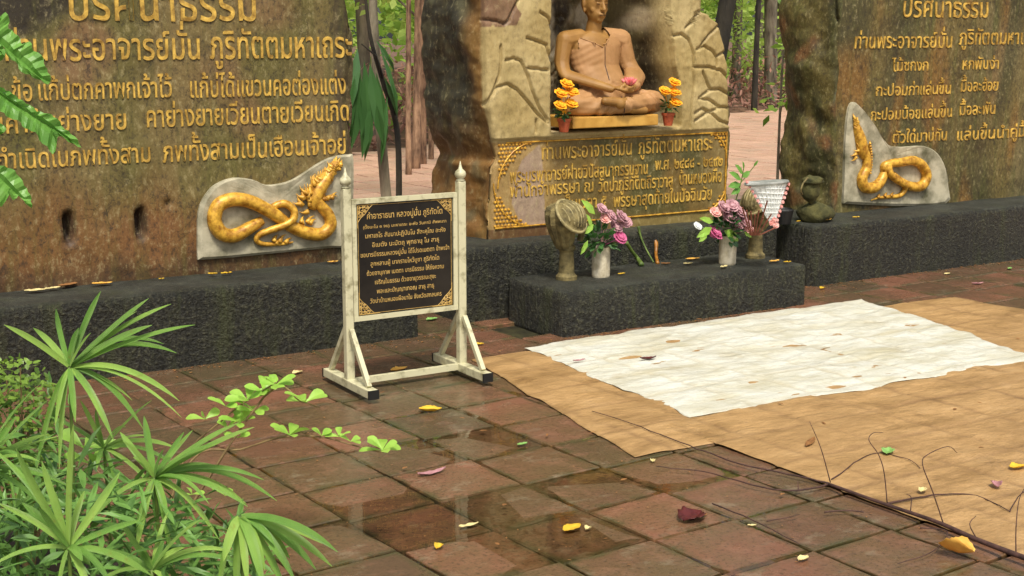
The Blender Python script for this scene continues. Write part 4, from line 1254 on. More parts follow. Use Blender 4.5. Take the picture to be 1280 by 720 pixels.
# small leafy seedling behind the basket
sp = on_y(925, 262, 6.62); sp.z = 0.437
V, F = [], []
pl_ = empty('seedling', (sp.x, 6.72, .437), 'small broad leaved seedling behind the white basket', 'plant')
mb = MB(); mb.tube([(sp.x, 6.72, .43), on_y(927, 225, 6.70), on_y(930, 208, 6.70)], [.004, .004, .003], 6); mb.tube([on_y(925, 230, 6.70), on_y(945, 205, 6.72)], [.003, .003], 5)
mb.build('stem', M['stalk'], pl_)
for (a, b_, c_, d_, W) in ((927, 225, 915, 214, .05), (926, 230, 913, 232, .05), (929, 218, 922, 205, .045), (928, 222, 938, 214, .04), (926, 235, 916, 242, .04), (930, 212, 930, 202, .03), (942, 208, 948, 201, .02)):
    p, q = on_y(a, b_, 6.70), on_y(c_, d_, 6.68); V, F = [], []; leaf_quad(V, F, p, q - p, Vector((.2, -1, .5)), (q - p).length, W)
    pyobj('leaf', V, F, M['leaf_lobed'], pl_)

# mossy stump on the right plinth
def lump(mb, c, r, seed):
    bm = bmesh.new(); bmesh.ops.create_icosphere(bm, subdivisions=3, radius=1)
    V = [Vector(c) + Vector((v.co.x * r[0], v.co.y * r[1], v.co.z * r[2])) * (1 + .22 * noise.noise(v.co * 1.7 + Vector((seed, 0, 0)))) for v in bm.verts]
    F = [tuple(v.index for v in f.verts) for f in bm.faces]; bm.free(); mb.add(V, F)
st = on_z(1018, 283, .405); st.y = 6.62; st.x = on_y(1022, 270, 6.62).x
stump = empty('mossy_rock', (st.x, 6.62, .405), 'mossy rock with a smaller capped stone on top, left end of the right plinth', 'rock')
mb = MB(); lump(mb, (st.x + .02, 6.66, .46), (.13, .11, .075), 1); mb.build('rock_base', M['moss_stone'], stump, smooth=True)
hd = on_y(1013, 235, 6.64)
mb = MB(); lump(mb, hd + Vector((.0, 0, -.01)), (.06, .06, .09), 4); lump(mb, hd + Vector((.01, -.01, .05)), (.08, .07, .03), 6); mb.build('rock_cap', M['moss_stone'], stump, smooth=True)
mb = MB(); mb.tube(spline([on_y(1003, 243, 6.57), on_y(1001, 238, 6.54), on_y(1004, 229, 6.54), on_y(1010, 222, 6.55)], 4), [.006] * 13, 7)
mb.build('pale_root', M['stone_olive'], stump, smooth=True)
mb = MB()
q0 = on_y(985, 252, 6.66)
mb.lathe([(.05, 0), (.06, .05), (.068, .09), (.06, .1), (.055, .09)], (q0.x, 6.70, .405), 18)
tag(mb.build('dark_bowl', M['rubber'], smooth=False), 'small black bowl between the white basket and the mossy rock', 'bowl')

# ------------------------------------------------------------------ sign on its stand
YS = 5.65
sx0, sx1 = 2.60, 3.20
sign = empty('notice_sign', (2.9, YS, 0), 'white framed standing notice board, black with gold Thai writing, in front of the left plinth', 'sign')
for x in (sx0, sx1):
    mb = MB(); mb.box((x, YS, .505), (.040, .040, .90)); o = mb.build('post', M['pale_frame'], sign)
    bv = o.modifiers.new('b', 'BEVEL'); bv.width = .005; bv.segments = 2
    mb = MB(); mb.lathe([(.012, 0), (.024, .006), (.014, .014), (.024, .022), (.028, .036), (.024, .048), (.010, .062), (.005, .080), (.001, .098)], (x, YS, .953), 16)
    mb.build('finial', M['pale_frame'], sign, smooth=True)
    mb = MB(); mb.box((x, YS, .045), (.05, .50, .04)); f = mb.build('foot', M['pale_frame'], sign)
    bv = f.modifiers.new('b', 'BEVEL'); bv.width = .004; bv.segments = 2
    for s in (-1, 1):
        mb = MB(); mb.box((x, YS + s * .251, .043), (.052, .012, .042)); mb.build('rubber_tip', M['rubber'], f)
        mb = MB(); a = Vector((x, YS + s * .205, .07)); b = Vector((x, YS + s * .028, .30)); d = b - a
        mb.box((a + b) / 2, (.022, .022, d.length), d.to_track_quat('Z', 'X').to_matrix()); mb.build('brace', M['pale_frame'], sign)
mb = MB(); mb.box(((sx0 + sx1) / 2, YS, .048), (sx1 - sx0 - .052, .028, .028)); mb.build('stretcher', M['pale_frame'], sign)
fx0, fx1, fz0, fz1 = sx0 + .024, sx1 - .024, .345, .892
for (c, d) in ((((fx0 + fx1) / 2, YS, fz1), (fx1 - fx0, .026, .022)), (((fx0 + fx1) / 2, YS, fz0), (fx1 - fx0, .026, .022)), ((fx0 + .011, YS, (fz0 + fz1) / 2), (.022, .024, fz1 - fz0 - .022)), ((fx1 - .011, YS, (fz0 + fz1) / 2), (.022, .024, fz1 - fz0 - .022))):
    mb = MB(); mb.box(c, d); mb.build('frame_bar', M['pale_frame'], sign)
mb = MB(); mb.box(((fx0 + fx1) / 2, YS, (fz0 + fz1) / 2), (fx1 - fx0 - .046, .008, fz1 - fz0 - .026)); board = mb.build('board', M['board'], sign)
lines = ['คำอาราธนา หลวงปู่มั่น ภูริทัตโต', '(ตั้งนะโม ๓ จบ) มะหาเถระ อะหัง วันทามิ สัพพะทา', 'มหาเถโร สัมมาปะฏิปันโน สีละคุโณ อะหัง', 'อิเมตัง นะมัตถุ พุทธานุ โม สาธุ', 'ขอบารมีธรรมหลวงปู่มั่น ได้โปรดเมตตา ข้าพเจ้า',
         'ลูกหลานผู้ มากราบไหว้บูชา ภูริทัตโต', 'ด้วยอานุภาพ เมตตา บารมีธรรม ให้ถึงความ', 'เจริญในธรรม ด้วยอายุวรรณะสุขะ', 'พละและปัญญาเทอญ สาธุ สาธุ', 'วัดป่าบ้านหนองผือนาใน จังหวัดสกลนคร']
wid = [(.10, .90), (.06, .94), (.08, .93), (.15, .86), (.03, .97), (.13, .86), (.09, .91), (.17, .82), (.19, .80), (.12, .88)]
bw0, bw1 = fx0 + .026, fx1 - .026
for k, (t, (a, b)) in enumerate(zip(lines, wid)):
    V, F, W = text_geo(t, .004, .5, 1)
    z = fz1 - .085 - k * .0440; h = .0165 if k else .022
    if k == 1: h = .011
    x0, x1 = bw0 + a * (bw1 - bw0), bw0 + b * (bw1 - bw0); s = (x1 - x0) / W
    pyobj('text_line', [(x0 + v[0] * s, YS - .0045 - v[2] * .001, z + v[1] * h / nh) for v in V], F, M['gold_print'], board)
for (cx_, cz_, a, b) in ((bw0, fz1 - .013, 1, -1), (bw1, fz1 - .013, -1, -1), (bw0, fz0 + .013, 1, 1), (bw1, fz0 + .013, -1, 1)):
    mb = MB(); L = .085
    def P(u, w): return Vector((cx_ + a * u, YS - .005, cz_ + b * w))
    mb.tube([P(.004, L * 1.3), P(.004, .004), P(L * 1.3, .004)], .0016, 5)
    mb.tube(spline([P(.004, L), P(L * .25, L * .75), P(L * .5, L * .55), P(L * .75, L * .25), P(L, .004)], 4), .0018, 5)
    for (u, w, r) in ((.3, .3, .016), (.15, .6, .011), (.6, .15, .011), (.14, .16, .010), (.42, .14, .007), (.14, .42, .007), (.5, .38, .008), (.35, .55, .006)):
        mb.tube([P(u * L + r * math.cos(t) * (1 - t / 12), w * L + r * math.sin(t) * (1 - t / 12)) for t in [q * .7 for q in range(13)]], .0022, 5)
    mb.build('corner_ornament', M['gold_print'], board)
# thin gold line round the print
mb = MB(); e = .006
for (p, q) in (((bw0 + e, fz0 + .02), (bw1 - e, fz0 + .02)), ((bw0 + e, fz1 - .02), (bw1 - e, fz1 - .02)), ((bw0 + e, fz0 + .02), (bw0 + e, fz1 - .02)), ((bw1 - e, fz0 + .02), (bw1 - e, fz1 - .02))):
    mb.tube([(p[0], YS - .0045, p[1]), (q[0], YS - .0045, q[1])], .0012, 4)
mb.build('print_border', M['gold_print'], board)

# ------------------------------------------------------------------ sheets on the floor
def floor_sheet(name, corners, z, nu, nv, mat, label, wr=0.006, edge=0.012, seed=0, dirn=(1, 5), zdrop=.0036):
    A, B, C_, D = [on_z(x, y, 0) for x, y in corners]      # A->B first side, D->C opposite
    V = []; F = []; JT = []
    for j in range(nv + 1):
        for i in range(nu + 1):
            u, v = i / nu, j / nv
            p = A.lerp(B, u).lerp(D.lerp(C_, u), v)
            e = min(u * (A - B).length, (1 - u) * (A - B).length, v * (A - D).length, (1 - v) * (A - D).length)
            k = math.exp(-e / 0.08)
            p.x += k * edge * 1.6 * noise.fractal(Vector((p.y * 2.5, p.x * 2.5, seed)), 1, 2, 3)
            p.y += k * edge * 1.6 * noise.fractal(Vector((p.x * 2.5, p.y * 2.5, seed + 9)), 1, 2, 3)
            w = noise.ridged_multi_fractal(Vector((p.x * dirn[0], p.y * dirn[1], seed)) , 0.9, 2.0, 4, 1.0, 2.0)
            zz = z + wr * max(0, w - 0.7) * (0.25 + 0.75 * (1 - k)) + wr * .5 * (noise.noise(Vector((p.x * 5, p.y * 11, seed))) + .5)
            gy_ = (p.y - 3.05) / TL; gx_ = (p.x - 1.80 + 0.075 * (p.y - 5.0)) / TW
            dj = min(abs(gy_ - round(gy_)) * TL, abs(gx_ - round(gx_)) * TW)      # the sheet sinks into the joints below
            JT.append(math.exp(-(dj / .018) ** 2))
            V.append((p.x, p.y, max(zz, z) - .0034 * math.exp(-(dj / .012) ** 2) - zdrop * math.exp(-e / .03)))
    for j in range(nv):
        for i in range(nu):
            a = j * (nu + 1) + i; F.append((a, a + 1, a + nu + 2, a + nu + 1))
    # hem: a thin turned-down border
    o = pyobj(name, V, F, mat, smooth=True)
    mesh_attr(o.data, 'joint', JT)
    s_ = o.modifiers.new('thickness', 'SOLIDIFY'); s_.thickness = 0.0012; s_.offset = 1
    return tag(o, label, 'ground sheet', 'sheets spread on the pavement')
# extend the photo's edges beyond the frame along their own directions
Bx = on_z(795, 573); Ax = on_z(588, 453)
floor_sheet('ground_sheet', [(588, 450), (795, 573), (1560, 436), (1190, 372)], 0.0065, 330, 150, M['tan_sheet'], 'tan sheet lying under the white cloth and reaching to the sign foot', wr=.006, seed=1, dirn=(2, 6))
p2 = on_z(900, 556); p3 = on_z(1280, 700)
def px_of(p):
    v = Vector(p) - CAM; return (640 + FPX * v.dot(RT) / v.dot(FW), 360 - FPX * v.dot(UP) / v.dot(FW))
back_l = p2 + Vector((-0.02, .52, 0))
q = [p2 + Vector((-.02, .08, 0)), p2.lerp(p3, 1.35), p3 + Vector((3.2, -.5, 0)), Vector((7.2, p2.y + .26, 0))]
floor_sheet('ground_sheet', [px_of(a) for a in q], 0.0095, 190, 330, M['tan_sheet'], 'tan sheet in the foreground under the fallen branch twigs', wr=.006, seed=5, dirn=(2, 5), edge=.006)
floor_sheet('ground_sheet', [(652, 437), (865, 523), (1300, 452), (1078, 376)], 0.0125, 170, 260, M['white_sheet'], 'white cloth spread before the offering step', wr=.010, edge=.035, seed=8, dirn=(2.5, 6))

# ------------------------------------------------------------------ fallen leaves
def fallen(px, py, L, W, mat, label, ang=0.0, curl=.25, z=None, cat='leaf', name='fallen_leaf', group=None, tilt=0.0, crump=1.0):
    c = on_z(px, py, 0.004 if z is None else z)
    V = []; F = []; n = 12; m_ = 8
    for j in range(n + 1):
        t = j / n; w = W * (1 + .16 * noise.noise(Vector((t * 11, px, py)))) * math.sin(PI * min(1, t * .92 + .06)) ** .8 * .5
        for i in range(m_ + 1):
            s = (i / m_ - .5) * 2
            x = (t - .5) * L; y = s * w * (1 + .12 * noise.noise(Vector((t * 9, s * 3, px))))
            zz = curl * L * ((t - .5) ** 2 * 1.2 + (abs(s) * w / L) ** 2 * 6) + crump * (.004 * noise.noise(Vector((t * 4, s * 2.2, py))) + .0015 * noise.noise(Vector((t * 14, s * 7, py)))) + .0035 * (1 - math.exp(-abs(s) * 7)) + tilt * max(0, y)
            V.append(Vector((x, y, zz)))
    for j in range(n):
        for i in range(m_):
            a = j * (m_ + 1) + i; F.append((a, a + 1, a + m_ + 2, a + m_ + 1))
    zmin = min(v.z for v in V)
    R = Matrix.Rotation(ang, 3, 'Z')
    o = pyobj(name, [R @ (v - Vector((0, 0, zmin))) for v in V], F, mat, loc=c, smooth=True)
    md = o.modifiers.new('thickness', 'SOLIDIFY'); md.thickness = .0008; md.offset = 1
    return tag(o, label, cat, group)
Y1 = leaf_mat('yellow_leaf', lin(206, 160, 30), lin(236, 196, 60), .5, .2, 30)
Y2 = leaf_mat('ochre_leaf', lin(214, 150, 50), lin(240, 190, 90), .5, .2, 30)
Gl = leaf_mat('green_fallen_leaf', lin(110, 160, 70), lin(150, 196, 110), .5, .2, 30)
Br = leaf_mat('brown_leaf', lin(96, 60, 30), lin(150, 104, 56), .7, .1, 30)
Pk = leaf_mat('pale_mauve_petal', lin(150, 96, 98), lin(196, 146, 150), .4, .2, 30)
Rd = leaf_mat('dark_red_petal', lin(36, 10, 10), lin(92, 36, 34), .35, .1, 40)
Cm = leaf_mat('cream_leaf', lin(190, 170, 110), lin(226, 210, 150), .6, .1, 30)
SH = .018
fallen(538, 514, .10, .055, Y1, 'curled yellow leaf on the tiles below the sign', -.5, .35)
fallen(1195, 690, .115, .085, Y2, 'large folded orange-yellow leaf beside the fallen branch', 1.9, .4, .02, tilt=.5)
fallen(540, 592, .125, .035, Pk, 'pale mauve curled petal beside the puddle', .1, .3, cat='petal', name='fallen_petal')
fallen(865, 648, .115, .10, Rd, 'dark red crumpled petal on a bare tile', .3, .16, cat='petal', name='crumpled_petal', crump=3.2)
fallen(555, 462, .09, .05, Cm, 'pale leaf on the tiles inside the sign legs', -.3, .2)
fallen(499, 463, .10, .055, Y2, 'ochre leaf between the two legs of the sign', .2, .25)
fallen(598, 431, .06, .035, Y1, 'small yellow leaf just right of the sign post', -.4, .2)
fallen(540, 400, .08, .05, Gl, 'pale green leaf at the foot of the plinth behind the sign', .2, .2)
fallen(586, 657, .075, .022, Cm, 'yellowish leaf sliver in the right edge of the puddle', .0, .1, .006)
fallen(549, 685, .04, .03, Y1, 'small yellow leaf below the puddle', .6, .4, .004)
fallen(653, 556, .05, .025, Gl, 'small lime leaf in the puddle beside the tan sheet', .1, .15)
fallen(715, 661, .085, .05, Y1, 'yellow-brown leaf on wet tiles beside a white blossom', .3, .12)
fallen(735, 662, .025, .022, Cm, 'tiny white blossom beside the yellow-brown leaf', .3, .3, cat='blossom', name='fallen_blossom')
fallen(816, 577, .03, .02, Cm, 'tiny pale blossom at the front corner of the tan sheet', .9, .3, cat='blossom', name='fallen_blossom')
fallen(1110, 566, .085, .05, Gl, 'pale green leaf on the near tan sheet', .6, .3, SH)
fallen(1272, 585, .07, .045, Y1, 'yellow leaf on the tan sheet at the right edge', -.2, .3, SH)
fallen(1245, 608, .06, .04, Pk, 'crumpled mauve petal on the near tan sheet', .9, .5, SH, cat='petal', name='fallen_petal')
fallen(1153, 614, .05, .03, Cm, 'small whitish leaf by the twigs on the near tan sheet', .5, .3, SH)
fallen(1013, 553, .13, .03, Br, 'flat long brown leaf on the near tan sheet', .55, .05, SH)
fallen(810, 449, .09, .03, Rd, 'dark curled petal near the middle of the white cloth', -.2, .4, .026, cat='petal', name='fallen_petal')
fallen(724, 451, .07, .018, Pk, 'brownish petal near the left edge of the white cloth', -.1, .2, .026, cat='petal', name='fallen_petal')
fallen(880, 645, .04, .012, Br, 'brown twig-like leaf right of the dark red petal', .3, .2)
fallen(1028, 361, .05, .035, Y1, 'yellow leaf on the ground by the corner of the right plinth', .3, .3)
fallen(1222, 355, .09, .03, Pk, 'mauve petal on the tiles in front of the right plinth', -.2, .3, cat='petal', name='fallen_petal')
fallen(1184, 343, .06, .03, Cm, 'cream leaf against the foot of the right plinth', .1, .2)
fallen(1262, 336, .06, .03, Gl, 'greenish leaf at the foot of the right plinth, near the frame edge', .4, .2)
fallen(940, 658, .03, .012, Cm, 'tiny white blossom under the thin fallen twig', -.4, .2, cat='blossom', name='fallen_blossom')
fallen(1004, 700, .05, .03, Cm, 'pale torn leaf at the bottom beside the branch', .2, .3)
fallen(372, 467, .06, .04, Cm, 'pale leaf left of the sign foot', .3, .3)
# leaves on plinth tops
for k, (px, py, z, L, m_, lb) in enumerate([(85, 357, .4, .11, Br, 'curled brown leaf on the left plinth, second from the left'), (45, 364, .4, .11, Cm, 'pale dry leaf on the left plinth, nearest the frame edge'), (128, 355, .4, .10, Y2, 'ochre leaf on the left plinth, second from the right of the row'),
        (66, 361, .4, .08, Cm, 'small whitish leaf on the left plinth under the monolith'), (266, 343, .4, .05, Y1, 'small yellow leaf on the left plinth below the serpent'), (283, 342, .4, .06, Y1, 'longer yellow leaf on the left plinth below the serpent'), (202, 349, .4, .03, Y1, 'tiny yellow leaf on the left plinth between the holes and the serpent'),
        (416, 328, .4, .06, Y2, 'ochre leaf on the left plinth beside the sign post'), (866, 324, .262, .10, Y2, 'long ochre leaf on the step between the vases'), (832, 330, .262, .06, Br, 'brown leaf on the step beside the candle'), (777, 343, .262, .05, Y1, 'small yellow leaf on the step right of the left vase'),
        (860, 330, .262, .06, Cm, 'pale leaf on the front of the step between the vases'), (905, 334, .262, .07, Cm, 'pale leaf on the step in front of the right vase'), (968, 327, .262, .08, Y2, 'ochre leaf on the right end of the step'), (984, 328, .262, .05, Y1, 'yellow leaf at the far right end of the step'),
        (1035, 275, .415, .10, Y2, 'ochre leaf on the right plinth beside the mossy rock'), (1070, 272, .415, .05, Y1, 'small yellow leaf on the right plinth under the serpent'), (998, 277, .415, .04, Y1, 'tiny yellow leaf on the left corner of the right plinth')]):
    fallen(px, py, L, L * .45, m_, lb, random.uniform(-.5, .5), .15, z + .003)
# tiny debris
V, F = [], []
rd = random.Random(11)
for k in range(900):
    x, y = rd.uniform(.9, 8.5), rd.uniform(2.6, 6.5)
    if covered(x, y): continue
    a = rd.uniform(0, 6.28); leaf_quad(V, F, Vector((x, y, .006)), Vector((math.cos(a), math.sin(a), .15)), Vector((0, 0, 1)), rd.uniform(.004, .016), .006)
for k in range(420):
    x, y = rd.uniform(1.0, 9.5), 6.50 - abs(rd.gauss(0, .05))
    if 3.9 < x < 6: y = 6.06 - abs(rd.gauss(0, .04))
    a = rd.uniform(0, 6.28); leaf_quad(V, F, Vector((x, y, .004)), Vector((math.cos(a), math.sin(a), .2)), Vector((0, 0, 1)), rd.uniform(.008, .03), .01)
for k in range(70):
    x, y = rd.uniform(.9, 8.5), rd.uniform(2.4, 6.4)
    if covered(x, y): continue
    a = rd.uniform(0, 6.28); leaf_quad(V, F, Vector((x, y, .016)), Vector((math.cos(a), math.sin(a), .2)), Vector((0, 0, 1)), rd.uniform(.02, .04), rd.uniform(.008, .018))
o = pyobj('leaf_litter', V, F, Br); tag(o, 'tiny dry leaf crumbs and grit on the tiles', 'leaf litter', kind='stuff')

# ------------------------------------------------------------------ fallen branch
branch = empty('fallen_branch', on_z(1140, 640), 'long dark bare branch with twigs lying across the tiles and the near tan sheet', 'branch')
gz = lambda x, y, h=.012: on_z(x, y, h)
mb = MB(); S = spline([gz(1330, 716, .03), gz(1280, 697, .03), gz(1220, 674, .03), gz(1170, 652, .03), gz(1100, 628, .025), gz(1036, 605, .025)], 6); mb.tube(S, lerpN([.010, .009, .007, .006], len(S)), 8)
mb.build('main_stem', M['twig'], branch, smooth=True)
TW_ = [([(1036, 605), (990, 594), (940, 584), (900, 572), (850, 553), (790, 530), (740, 514)], .005, .002),
       ([(1036, 606), (1000, 613), (960, 611), (915, 600), (880, 590), (820, 584)], .005, .002),
       ([(1110, 630), (1150, 622), (1180, 618), (1222, 620), (1262, 640)], .005, .002),
       ([(890, 630), (940, 650), (1000, 680)], .0035, .002), ([(1030, 640), (1060, 638), (1080, 640)], .004, .003),
       ([(1040, 600), (1075, 575), (1100, 566), (1135, 575), (1150, 585)], .003, .0015), ([(1150, 660), (1185, 665), (1165, 690), (1120, 705)], .003, .0015), ([(960, 652), (1000, 643)], .003, .001), ([(1262, 640), (1275, 618), (1290, 610)], .003, .0015)]
for P_, a, b in TW_:
    mb = MB(); S = spline([gz(x, y, .018) for x, y in P_], 5); S = [p + Vector((.006 * noise.noise(p * 14), .006 * noise.noise(p * 11), .006 * abs(noise.noise(p * 9)))) for p in S]
    mb.tube(S, lerpN([a * .8, b * .8], len(S)), 6); mb.build('twig', M['twig'], branch, smooth=True)
for base, P_ in (((1038, 603), [(1026, 560), (1012, 527)]), ((1109, 629), [(1105, 590), (1098, 568), (1086, 550), (1092, 541), (1104, 541)]), ((1180, 657), [(1166, 615), (1153, 580), (1160, 568), (1185, 558), (1196, 566)]),
                 ((1270, 692), [(1270, 660), (1274, 624), (1284, 606)]), ((998, 612), [(997, 601)]), ((1138, 640), [(1139, 622), (1133, 618)]), ((1220, 672), [(1212, 655), (1220, 645)])):
    b = gz(*base, .02); mb = MB(); S = spline([b] + [on_y(x, y, b.y + .02 * (k + 1)) for k, (x, y) in enumerate(P_)], 4)
    mb.tube(S, lerpN([.0024, .001], len(S)), 6); mb.build('twig', M['twig'], branch, smooth=True)

# ------------------------------------------------------------------ planting bed and foreground plants
V = []; F = []
edge = [(1.35, 2.0), (1.30, 3.0), (1.22, 3.7), (1.02, 4.4), (.72, 5.0), (.3, 5.6), (-.5, 6.2)]
E2 = spline([Vector((x, y, 0)) for x, y in edge], 6); n = len(E2)
for k, p in enumerate(E2):
    w = .02 * noise.noise(p * 7); V += [(p.x + w, p.y, -.01), (p.x - .12, p.y - .04, .035 + .01 * noise.noise(p * 5)), (-3.5, p.y - .3, .05)]
for k in range(n - 1):
    a = 3 * k; F += [(a, a + 3, a + 4, a + 1), (a + 1, a + 4, a + 5, a + 2)]
tag(pyobj('planting_bed', V, F, M['bed']), kind='structure')

def strap(base, tip, rise, W, rd, parent, mat, tipw=.15, n=12, droop=None, name='leaf'):
    base = Vector(base); tip = Vector(tip); L = (tip - base).length
    mid = base.lerp(tip, .5) + rise
    V = []; across = []; F = []
    T = [k / n for k in range(n + 1)]
    C_ = [(1 - t) ** 2 * base + 2 * t * (1 - t) * mid + t * t * tip for t in T]
    tw0 = rd.uniform(-.35, .35)
    for k, t in enumerate(T):
        d = (C_[min(k + 1, n)] - C_[max(k - 1, 0)]).normalized()
        s = d.cross(Vector((0, 0, 1))) * .55 + d.cross(-FW) * .6
        s = s.normalized() if s.length > .05 else RT
        s = Matrix.Rotation(tw0 * (1 + .6 * t), 3, d) @ s
        nn = s.cross(d)
        w = W * .5 * (min(1, .5 + t * 2.2)) * (1 - max(0, (t - .6) / .4) ** 2.2 * .93) * .86
        for q in (-1, -.5, 0, .5, 1):
            V.append(C_[k] + s * w * q + nn * (abs(q) * w * .45 - .1 * w)); across.append(q)
    for k in range(n):
        for i in range(4):
            a = k * 5 + i; F.append((a, a + 1, a + 6, a + 5))
    o = pyobj(name, V, F, mat, parent, smooth=True); mesh_attr(o.data, 'across', [float(a) for a in across])
    return o

def sedge(cx, cy, dist, tips, label, seed, stem_to=None, W=.024, extra=0, far=None):
    rd = random.Random(seed)
    c = at_d(cx, cy, dist)
    g = Vector((c.x + rd.uniform(-.06, -.01), c.y + rd.uniform(-.04, .06), .03)) if stem_to is None else stem_to
    r_ = empty('umbrella_sedge', g, label, 'plant', 'umbrella sedge plants in the near left corner')
    mb = MB(); S = spline([g, g.lerp(c, .5) + Vector((.02, .01, 0)), c], 6); mb.tube(S, lerpN([.006, .0045, .004], len(S)), 8)
    mb.build('stalk', M['stalk'], r_, smooth=True)
    T = list(tips)
    for k in range(extra):
        w = 2 * PI * rd.random(); T.append((cx + 120 * math.cos(w) * rd.uniform(.5, 1), cy + 70 * math.sin(w) + 15))
    for k in range(len(tips) - 2):        # shorter leaves between the long ones
        a_, b_ = tips[k], tips[(k + 1) % len(tips)]; f = rd.uniform(.55, .85)
        T.append((cx + ((a_[0] + b_[0]) / 2 - cx) * f + rd.uniform(-14, 14), cy + ((a_[1] + b_[1]) / 2 - cy) * f + rd.uniform(-14, 14)))
    for k, tp in enumerate(T):
        x, y = tp[0], tp[1]; dd = dist + rd.uniform(-.10, .06) + (0.0 if len(tp) < 3 else tp[2])
        p = at_d(x, y, dd); L = (p - c).length
        rise = Vector((0, 0, L * rd.uniform(.13, .24)))
        if y < cy - 30: rise = Vector((0, 0, L * .06)) + RT * L * rd.uniform(-.06, .06)
        strap(c + (p - c) * .02, p, rise * 1.35, W * rd.uniform(.50, .74), rd, r_, M['sedge'])
    return r_
sedge(87, 459, 3.35, [(5, 406), (70, 386), (126, 364), (186, 373), (214, 380), (244, 406), (224, 501), (227, 522), (179, 536), (142, 550), (74, 587), (45, 592), (205, 430)], 'tallest umbrella sedge whorl, standing against the dark left plinth', 1, W=.026)
sedge(193, 597, 3.15, [(153, 551), (180, 520), (318, 534), (300, 528), (346, 626), (308, 630), (275, 676), (217, 712), (108, 660), (330, 600), (150, 540), (230, 540), (170, 690)], 'umbrella sedge whorl between the tall one and the pale drooping one', 2, W=.026)
sedge(86, 684, 2.8, [(-10, 560), (-5, 628), (92, 530), (52, 576), (150, 590), (-20, 715), (178, 650), (72, 745), (190, 720), (120, 760), (20, 560)], 'lowest umbrella sedge whorl in the near left corner of the bed', 3, W=.026)
sedge(300, 645, 2.9, [(272, 745), (295, 750), (330, 735), (370, 728), (395, 712), (415, 708), (422, 690), (360, 745), (310, 735)], 'pale drooping umbrella sedge whorl, rightmost of the clump', 4, W=.034)
sedge(-25, 585, 3.0, [(60, 500), (75, 545), (90, 610), (45, 560), (20, 520), (60, 640), (50, 480)], 'umbrella sedge whorl half hidden at the left edge of the frame', 5)
sedge(130, 560, 3.5, [(60, 520), (190, 500), (220, 560), (100, 500), (150, 620), (70, 600), (230, 590), (200, 620)], 'dim umbrella sedge whorl directly below the tallest one', 6, W=.02)
sedge(190, 712, 3.0, [(120, 690), (250, 650), (290, 690), (150, 650), (230, 760), (110, 740), (320, 715), (210, 640)], 'umbrella sedge whorl at the bottom of the frame below the pale one', 7, W=.022)
sedge(20, 640, 3.3, [(-30, 590), (80, 590), (60, 650), (10, 575), (-20, 680), (100, 640), (40, 700)], 'small umbrella sedge whorl behind the near corner whorl', 8, W=.018)
# undergrowth mass of blades and stems
V, F = [], []; rd = random.Random(21)
for k in range(2600):
    px, py = rd.uniform(-60, 330), rd.uniform(470, 800)
    if px > 90 and py < 560 + (px - 90) * .45: continue
    dd = rd.uniform(3.0, 3.9) + (0.2 if py < 600 else 0)
    c = at_d(px, py + 8, dd)
    if c.z < .02 or c.z > .62: continue
    d = Vector((rd.gauss(0, .7), rd.gauss(0, .7), rd.uniform(-.4, 1))); leaf_quad(V, F, c, d, Vector((rd.gauss(0, .5), rd.gauss(0, .5), 1)), rd.uniform(.04, .13), rd.uniform(.010, .020))
tag(pyobj('undergrowth', V, F, M['leaf_under']), 'dark green tangle of blades beneath the sedge', 'undergrowth', kind='stuff')
# fine-leaved shrub at the left edge
b = on_z(15, 560, 0); b = Vector((at_d(20, 480, 3.9).x, at_d(20, 480, 3.9).y, .03))
sh = empty('leafy_shrub', b, 'low shrub of tiny leaves at the left edge behind the sedge', 'shrub')
V, F = [], []
for k in range(1500):
    px, py = rd.uniform(-60, 75), rd.uniform(448, 640)
    if py < 448 + max(0, px - 40) * 1.2: continue
    c = at_d(px, py, rd.uniform(3.75, 4.1)); d = Vector((rd.gauss(0, 1), rd.gauss(0, 1), rd.gauss(.3, .6)))
    leaf_quad(V, F, c, d, Vector((rd.gauss(0, .4), rd.gauss(-.3, .4), 1)), rd.uniform(.018, .03), .013)
tag(pyobj('foliage', V, F, M['leaf_small'], sh), kind='stuff')
mb = MB()
for k in range(14):
    t = at_d(rd.uniform(-50, 65), rd.uniform(455, 560), 3.92); mb.tube([b, b.lerp(t, .5) + Vector((rd.uniform(-.05, .05), 0, .02)), t], [.006, .004, .002], 6)
mb.build('stem', M['stalk_brown'], sh)

# lime oval-leaved shrub reaching over the tiles
def oval(c, d, nrm, L, W, parent):
    d = d.normalized(); s = d.cross(nrm).normalized(); nn = s.cross(d)
    V = []; F = []; prof = [(0, .10), (.12, .16), (.3, .42), (.5, .74), (.7, .98), (.86, .92), (.95, .6), (1.0, .18)]
    for t, w in prof:
        for q in (-1, 0, 1):
            V.append(c + d * L * t + s * W * .5 * w * q + nn * (abs(q) * W * .16 * w - L * .22 * t * t))
    for k in range(len(prof) - 1):
        for i in range(2): a = k * 3 + i; F.append((a, a + 1, a + 4, a + 3))
    return pyobj('leaf', V, F, M['leaf_oval'], parent, smooth=True)
DL = 4.3
lime = empty('oval_leaved_shrub', Vector((at_d(190, 600, 4.2).x, at_d(190, 600, 4.2).y, .03)), 'lime green shrub sprigs of small oval leaves reaching over the tiles left of the sign', 'shrub')
root = world_loc(lime)
stems = [[(190, 640), (230, 575), (275, 528), (310, 500), (345, 478)], [(200, 650), (240, 575), (300, 562), (350, 547), (400, 546), (440, 556), (478, 566)], [(275, 530), (330, 496), (376, 502), (400, 510)], [(225, 600), (285, 560), (290, 545)], [(190, 640), (130, 600), (105, 570)]]
for P_ in stems:
    mb = MB(); S = spline([root if k == 0 else at_d(x, y, DL) for k, (x, y) in enumerate(P_)], 5); mb.tube(S, lerpN([.004, .002], len(S)), 6); mb.build('stem', M['stalk_brown'], lime, smooth=True)
rd = random.Random(9)
